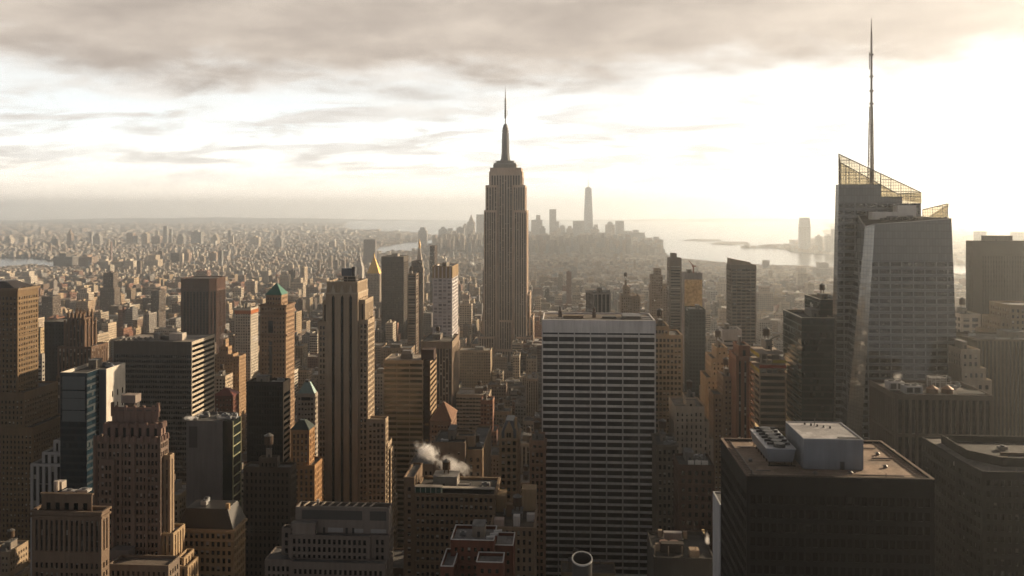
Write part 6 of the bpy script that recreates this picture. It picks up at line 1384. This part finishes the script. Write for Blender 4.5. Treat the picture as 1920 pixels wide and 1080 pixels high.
# rough visibility: front-to-back boxes on a small screen
import numpy as np
SW, SH = 960, 540
scr = np.zeros((SH, SW), bool)
items = [(h[2], None, h) for h in HEROES] + [(l[2], i, l[:5]) for i, l in enumerate(LOTS)]
items.sort(key=lambda t: t[0]); vis = {}
for y, idx, (x0, x1, y0, y1, z) in items:
    if y0 < 60: continue
    tot = 0
    P0, P1, Q0, Q1 = proj(x0, y0, z), proj(x1, y0, z), proj(x0, y1, z), proj(x1, y1, z)
    zb = proj(x0, y0, 0)[1]
    for a, b_, t, bt in ((P0[0], P1[0], P0[1], zb), (min(Q0[0], Q1[0], P0[0]), max(Q0[0], Q1[0], P1[0]), (P0[1] + Q0[1]) / 2, zb * .5 + P0[1] * .5)):
        xa, xb, ya, yb = int(max(0, a / 2)), int(min(SW, b_ / 2 + 1)), int(max(0, t / 2)), int(min(SH, bt / 2))
        if xb > xa and yb > ya:
            sub = scr[ya:yb, xa:xb]; tot += int((~sub).sum()); sub[:] = True
    if idx is not None: vis[idx] = tot
order = sorted(vis, key=lambda i: -vis[i])
SINGLE = set(i for i in order[:295] if vis[i] >= 4)

ANCH = [('tallest skyscraper', 946, 600), ('striped deco tower', 650, 700), ('white-gridded slab', 1122, 800), ('green copper pyramid', 520, 600), ('dark red-brown tower', 371, 580), ('ribbon-windowed slab', 300, 690), ('gold pyramid', 700, 520), ('white-framed tower', 833, 600),
        ('bronze-glass block', 760, 740), ('gabled gold-brown block', 954, 850), ('tan ribbed tower', 1252, 700), ('golden glass tower', 1300, 570), ('slanted brown tower', 1394, 560), ('green glass block', 1515, 680), ('scaffolded building', 1440, 720), ('glass skyscraper', 1680, 600),
        ('wide dark slab', 1865, 540), ('gothic finialled tower', 150, 650), ('blue glass slab', 170, 800), ('terracotta-crowned tower', 240, 900), ('loft block with glass penthouse', 850, 980), ('mansard block', 395, 1000), ('cream stepped block', 1295, 800), ('black gravel-roofed block', 1500, 950), ('dark bronze slab', 740, 560), ('slender striped tower', 1266, 540)]
FACS = [m_fac(.42, .5), m_fac(.55, .55), m_fac(.5, .6, span=(.07, .06, .05)), m_fac(.9, .5)]
GR = 'ordinary city blocks between the landmark towers'
ROWS = {}
def lot_building(i):
    x0, x1, y0, y1, h, ci, rv = LOTS[i]; nm, c = PAL[ci]; r = random.Random(i)
    col = shade(c, r, .75, 1.25); w = x1 - x0
    near = y0 < 1000; step = h > 45 and rv > .45 and w > 14
    tall = h > 55; kind = 'apartment_building' if rv < .5 else 'office_building'
    size = ('tall ' if tall else 'low ' if h < 28 else '') + ('slim' if w < 13 else 'broad' if w > 26 else 'medium')
    tank = rv > .35 and near
    feat = 'stepped top' if step else 'rooftop water tank' if tank else 'flat roof'
    b = B(kind, '', x0, x1, y0, y1, 'building', GR, taken=False)
    h1 = h * (.72 if step else 1)
    k = dict(cell=(r.uniform(2.4, 3.4), r.uniform(3.3, 3.9)), frac=(r.uniform(.36, .55), r.uniform(.45, .6)), top=r.uniform(1.4, 3))
    if y0 > 620: k['fac'] = FACS[r.choice((0, 0, 1, 1, 2, 3))]
    else: k['glass'] = m_glass('blind_glass_many', (.008, .008, .008))
    rc = r.choice(((.10, .095, .09), (.14, .125, .11), (.22, .2, .18), (.32, .29, .26), (.07, .066, .062)))
    o = b.tier(x0, x1, y0, y1, 0, h1, col, roofc=rc, name='wall', hero=False, **k)
    zt, q = h1, (x0, x1, y0, y1)
    if step:
        q = (x0 + w * r.uniform(.08, .2), x1 - w * r.uniform(.08, .22), y0 + r.uniform(2, 5), y1 - r.uniform(2, 6)); zt = h
        b.tier(*q, h1 - 1.1, h, col, roofc=rc, name='setback', hero=False, **k)
    if near and rv > .6 and not step: b.band(x0, x1, y0, y1, zt - 1.3, 1.2, .12, tuple(v * 1.15 for v in col))
    if y0 < 1300: b.kit(q[0] + .8, q[1] - .8, q[2] + 1, q[3] - 1, zt - 1.1, 3 if near else 1, tank, 1, i)
    elif rv > .3: b.box('bulkhead', q[0] + w * .3, q[0] + w * .3 + min(5, w * .3), q[2] + 6, q[2] + 13, zt - 1, zt + 3.5, tuple(v * .9 for v in col))
    p = proj((x0 + x1) / 2, y0, h); an = min(ANCH, key=lambda a: (a[1] - p[0]) ** 2 + ((a[2] - p[1]) * 1.2) ** 2)
    dx, dy = p[0] - an[1], p[1] - an[2]
    rel = ('far left of' if dx < -110 else 'left of' if dx < -28 else 'far right of' if dx > 110 else 'right of' if dx > 28 else 'below' if dy > 40 else 'behind')
    if b.e.name.startswith('a'): word = 'apartment building'
    else: word = 'office building'
    ROWS.setdefault((size, nm, word, feat, rel, an[0]), []).append((p[0], b.e))
for i in sorted(SINGLE): lot_building(i)
ORD = ['leftmost', 'second from left', 'third from left', 'fourth from left', 'fifth from left', 'sixth from left', 'seventh from left', 'eighth from left']
for (size, nm, word, feat, rel, an), L in ROWS.items():
    L.sort(key=lambda t: t[0])
    for n, (_, e) in enumerate(L):
        t = "%s %s building, %s, %s the %s" % (size, nm, feat, rel, an)
        if len(L) > 1: t += ", " + (ORD[n] if n < 8 else 'farther right')
        e['label'] = t

# everything smaller: one mass of thousands of roofs
def city_mass(name, label, boxes, mat, roofm):
    v, f, uv, mi, tint = [], [], [], [], []
    for (x0, x1, y0, y1, z, c, rc) in boxes:
        i = len(v); v += [(x0, y0, 0), (x1, y0, 0), (x1, y1, 0), (x0, y1, 0), (x0, y0, z), (x1, y0, z), (x1, y1, z), (x0, y1, z)]
        for a, b_, L in ((0, 1, x1 - x0), (1, 2, y1 - y0), (2, 3, x1 - x0), (3, 0, y1 - y0)):
            f.append((i + a, i + b_, i + b_ + 4, i + a + 4)); n = max(1, round(L / 3.2)); vb = -(z - 1.5) / 3.5; o = (i * 7) % 997
            uv += [(o, vb), (o + n, vb), (o + n, .45), (o, .45)]; mi.append(0); tint += [(*c, 1)] * 4
        f.append((i + 4, i + 5, i + 6, i + 7)); uv += [(.5, .5)] * 4; mi.append(1); tint += [(*rc, 1)] * 4
    me = bpy.data.meshes.new(name); me.from_pydata(v, [], f)
    ul = me.uv_layers.new(name='UVMap'); ul.data.foreach_set('uv', [q for p in uv for q in p])
    ca = me.color_attributes.new('tint', 'FLOAT_COLOR', 'CORNER'); ca.data.foreach_set('color', [q for p in tint for q in p])
    me.materials.append(mat); me.materials.append(roofm); me.polygons.foreach_set('material_index', mi); me.update()
    o = bpy.data.objects.new(name, me); COL.objects.link(o); o['kind'] = 'stuff'; o['label'] = label; o['category'] = 'city'
    return o
def m_roof_tint():
    m, g, p = new_mat('roofing_mass'); a = g.n('ShaderNodeAttribute', attribute_name='tint').outputs['Color']; ob = g.n('ShaderNodeNewGeometry').outputs['Position']
    f = g.step(g.noise(ob, .2, 5, .65), .3, .75, .6, 1.3, False); g.link(g.mix(1.0, a, g.comb(f, f, f), 'MULTIPLY'), p.inputs['Base Color']); p.inputs['Roughness'].default_value = .85; return m
FT = m_fac(.45, .52, tint=True); RT = m_roof_tint()
def rc_(r): return r.choice(((.10, .095, .09), (.14, .125, .11), (.20, .18, .16), (.34, .31, .28), (.07, .066, .062), (.5, .46, .42)))
boxes = []
for i, l in enumerate(LOTS):
    if i in SINGLE: continue
    x0, x1, y0, y1, h, ci, rv = l; r = random.Random(i); c = shade(PAL[ci][1], r, .75, 1.25); boxes.append((x0, x1, y0, y1, h, c, rc_(r)))
    if rv > .4: w = x1 - x0; boxes.append((x0 + w * .3, x0 + w * .3 + min(5, w * .35), y0 + 7, y0 + 13, h + r.uniform(2.5, 5), tuple(q * .9 for q in c), rc_(r)))
city_mass('city_roofs', 'countless lesser roofs and walls packed between the singled-out buildings', boxes, FT, RT)
def inside(p, poly):
    c = False; n = len(poly)
    for i in range(n):
        (xa, ya), (xb, yb) = poly[i], poly[i - 1]
        if (ya > p[1]) != (yb > p[1]) and p[0] < (xb - xa) * (p[1] - ya) / (yb - ya) + xa: c = not c
    return c
PALF = [(.40, .33, .25), (.34, .26, .20), (.30, .24, .19), (.50, .43, .34), (.38, .36, .33), (.54, .48, .40), (.24, .20, .165), (.44, .36, .28)]  # distant wall colours lightened to stand in for missing haze
boxes = []
lands = [man, bro, jer]
def scatter(ya, yb, pitch, hs, bs, tall_p):
    y = ya; nrow = 0
    while y < yb:
        row = pitch * rg.uniform(.85, 1.1)
        x = gx(-40, y) ; xe = gx(1960, y)
        while x < xe:
            px_ = x + rg.uniform(0, pitch * .3); w = pitch * rg.uniform(*bs)
            p = (px_ + w / 2, y + row * .4); ag = pitch * 7
            if y < 9500 and ((px_ + y * .12) % ag) < pitch * .55: x += pitch * .6; continue
            for k, poly in enumerate(lands):
                if inside(p, poly):
                    h = rg.choice(hs) * rg.uniform(.8, 1.2)
                    if rg.random() < tall_p: h *= rg.uniform(1.8, 3.2); w = min(w, 40)
                    if k == 0 and y > 5000 and gx(810, y) < px_ < gx(1240, y): h = min(h * rg.choice((1.5, 2.5, 4, 5.5)), rg.uniform(85, 120)) * (1 if px_ < gx(1180, y) else .7)
                    if k == 0 and (px_ > gx(1240, y) or px_ < gx(160, y)) and y > 3300: h = min(h, rg.uniform(5, 10))
                    d = row * rg.uniform(.5, .85)
                    if not clash(px_, px_ + w, y, y + d, 1):
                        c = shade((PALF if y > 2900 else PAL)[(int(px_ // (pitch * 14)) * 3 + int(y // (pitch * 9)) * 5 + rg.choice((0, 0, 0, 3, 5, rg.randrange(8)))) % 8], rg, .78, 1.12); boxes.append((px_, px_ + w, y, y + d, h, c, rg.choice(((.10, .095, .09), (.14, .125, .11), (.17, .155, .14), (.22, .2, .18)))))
                    break
            x += pitch * rg.uniform(.9, 1.25)
        nrow += 1; y += row * (1.45 if nrow % 2 == 0 else 1.0)
scatter(2960, 4200, 20, (9, 12, 15, 17, 20, 26), (.5, .95), .008)
scatter(4200, 6000, 28, (9, 12, 15, 18, 24), (.45, .9), .008)
scatter(6000, 9500, 52, (8, 11, 14, 18), (.4, .85), .012)
scatter(9500, 18000, 150, (9, 12, 15, 22), (.35, .8), .03)
city_mass('distant_city', 'hazy carpet of low roofs stretching to the horizon', boxes, FT, RT)

# ================================================================ steam
def m_steam():
    m = bpy.data.materials.new('steam'); m.use_nodes = True; t = m.node_tree; t.nodes.clear(); g = NT(t)
    out = g.n('ShaderNodeOutputMaterial'); v = g.n('ShaderNodeVolumePrincipled'); g.link(v.outputs[0], out.inputs['Volume'])
    tc = g.n('ShaderNodeTexCoord').outputs['Object']; pos = g.n('ShaderNodeNewGeometry').outputs['Position']
    ln = g.n('ShaderNodeVectorMath', operation='LENGTH'); g.link(tc, ln.inputs[0])
    n = g.noise(pos, .20, 8, .66, dist=.8); n2 = g.noise(pos, .7, 6, .65)
    s = g.math('ADD', g.math('SUBTRACT', g.math('ADD', g.math('MULTIPLY', n, 1.5), g.math('MULTIPLY', n2, .5)), .42), g.math('MULTIPLY', ln.outputs['Value'], -.95))
    dn = g.math('MULTIPLY', g.step(s, 0.02, .95), g.math('MULTIPLY', g.n('ShaderNodeObjectInfo').outputs['Alpha'], .85)); g.link(dn, v.inputs['Density'])
    v.inputs['Color'].default_value = (.97, .96, .95, 1); v.inputs['Anisotropy'].default_value = .25
    m.cycles.volume_step_rate = .6
    return m
STEAM = m_steam()
def puff(label, px, py, Y, rx, ry, rz, rot=0.0, a=1.0):
    m = MB(); n, k = 16, 10
    P = lambda i, j: (sin(pi * j / k) * cos(2 * pi * i / n), sin(pi * j / k) * sin(2 * pi * i / n), cos(pi * j / k))
    me = bpy.data.meshes.new('steam_plume'); vs = [(0, 0, 1)] + [P(i, j) for j in range(1, k) for i in range(n)] + [(0, 0, -1)]
    fs = [(0, 1 + i, 1 + (i + 1) % n) for i in range(n)]
    for j in range(k - 2):
        for i in range(n): p, q = 1 + j * n + i, 1 + j * n + (i + 1) % n; fs.append((p, p + n, q + n, q))
    L = len(vs) - 1; fs += [(L, L - n + (i + 1) % n, L - n + i) for i in range(n)]
    me.from_pydata(vs, [], fs); me.update(); me.materials.append(STEAM); o = bpy.data.objects.new('steam_plume', me); COL.objects.link(o)
    x = gx(px, Y); o.location = (x, Y, zz(py, x, Y)); o.scale = (rx, ry, rz); o.rotation_euler = (0, rot, 0); o.color = (1, 1, 1, a)
    tag(o, label, 'steam', kind='stuff'); return o
puff('white steam billow at the head of the plume over the loft block', 800, 848, 424, 12, 6.5, 9, .35, 2.4)
puff('thin grey steam tail trailing right from the white billow', 850, 872, 423, 19, 6, 7.5, .3, .8)
puff('bright steam lying along the grey blank block roof', 358, 784, 428, 8, 4, 2.2, 0, 1.3)
puff('small gold steam wisp beside the pale grey slab edge', 1326, 1010, 318, 1.8, 1.6, 4.2, 0, 1.6)
puff('steam wisp over the roof gear below the glass skyscraper', 1683, 706, 420, 4, 3, 4, 0, .5)
puff('pale steam on the bronze ribbed slab roof', 1850, 637, 536, 12, 4, 4.5, 0, .35)
puff('steam above the orange-lit stepped brick tower', 421, 630, 850, 8, 5, 7, 0, .5)
puff('steam beside the orange netted tower', 479, 634, 950, 10, 5, 8, 0, .6)
puff('white smoke drifting left of the tallest skyscraper in the far city', 886, 494, 3300, 30, 15, 14, .5, .3)

# ================================================================ haze: one even box of air round the whole city
def haze():
    m = bpy.data.materials.new('haze'); m.use_nodes = True; t = m.node_tree; t.nodes.clear(); g = NT(t)
    out = g.n('ShaderNodeOutputMaterial'); v = g.n('ShaderNodeVolumePrincipled'); g.link(v.outputs[0], out.inputs['Volume'])
    v.inputs['Density'].default_value = HAZE_D; v.inputs['Color'].default_value = HAZE_C; v.inputs['Anisotropy'].default_value = HAZE_G
    b = MB(); b.box(-25000, 25000, -600, FAR + 400, -6, 575); o = b.build('haze', m)
    tag(o, 'thin warm haze over the whole city and bay', 'haze', kind='stuff')
HAZE_D, HAZE_C, HAZE_G = 0.95e-4, (.93, .975, 1.0, 1), .81
haze()
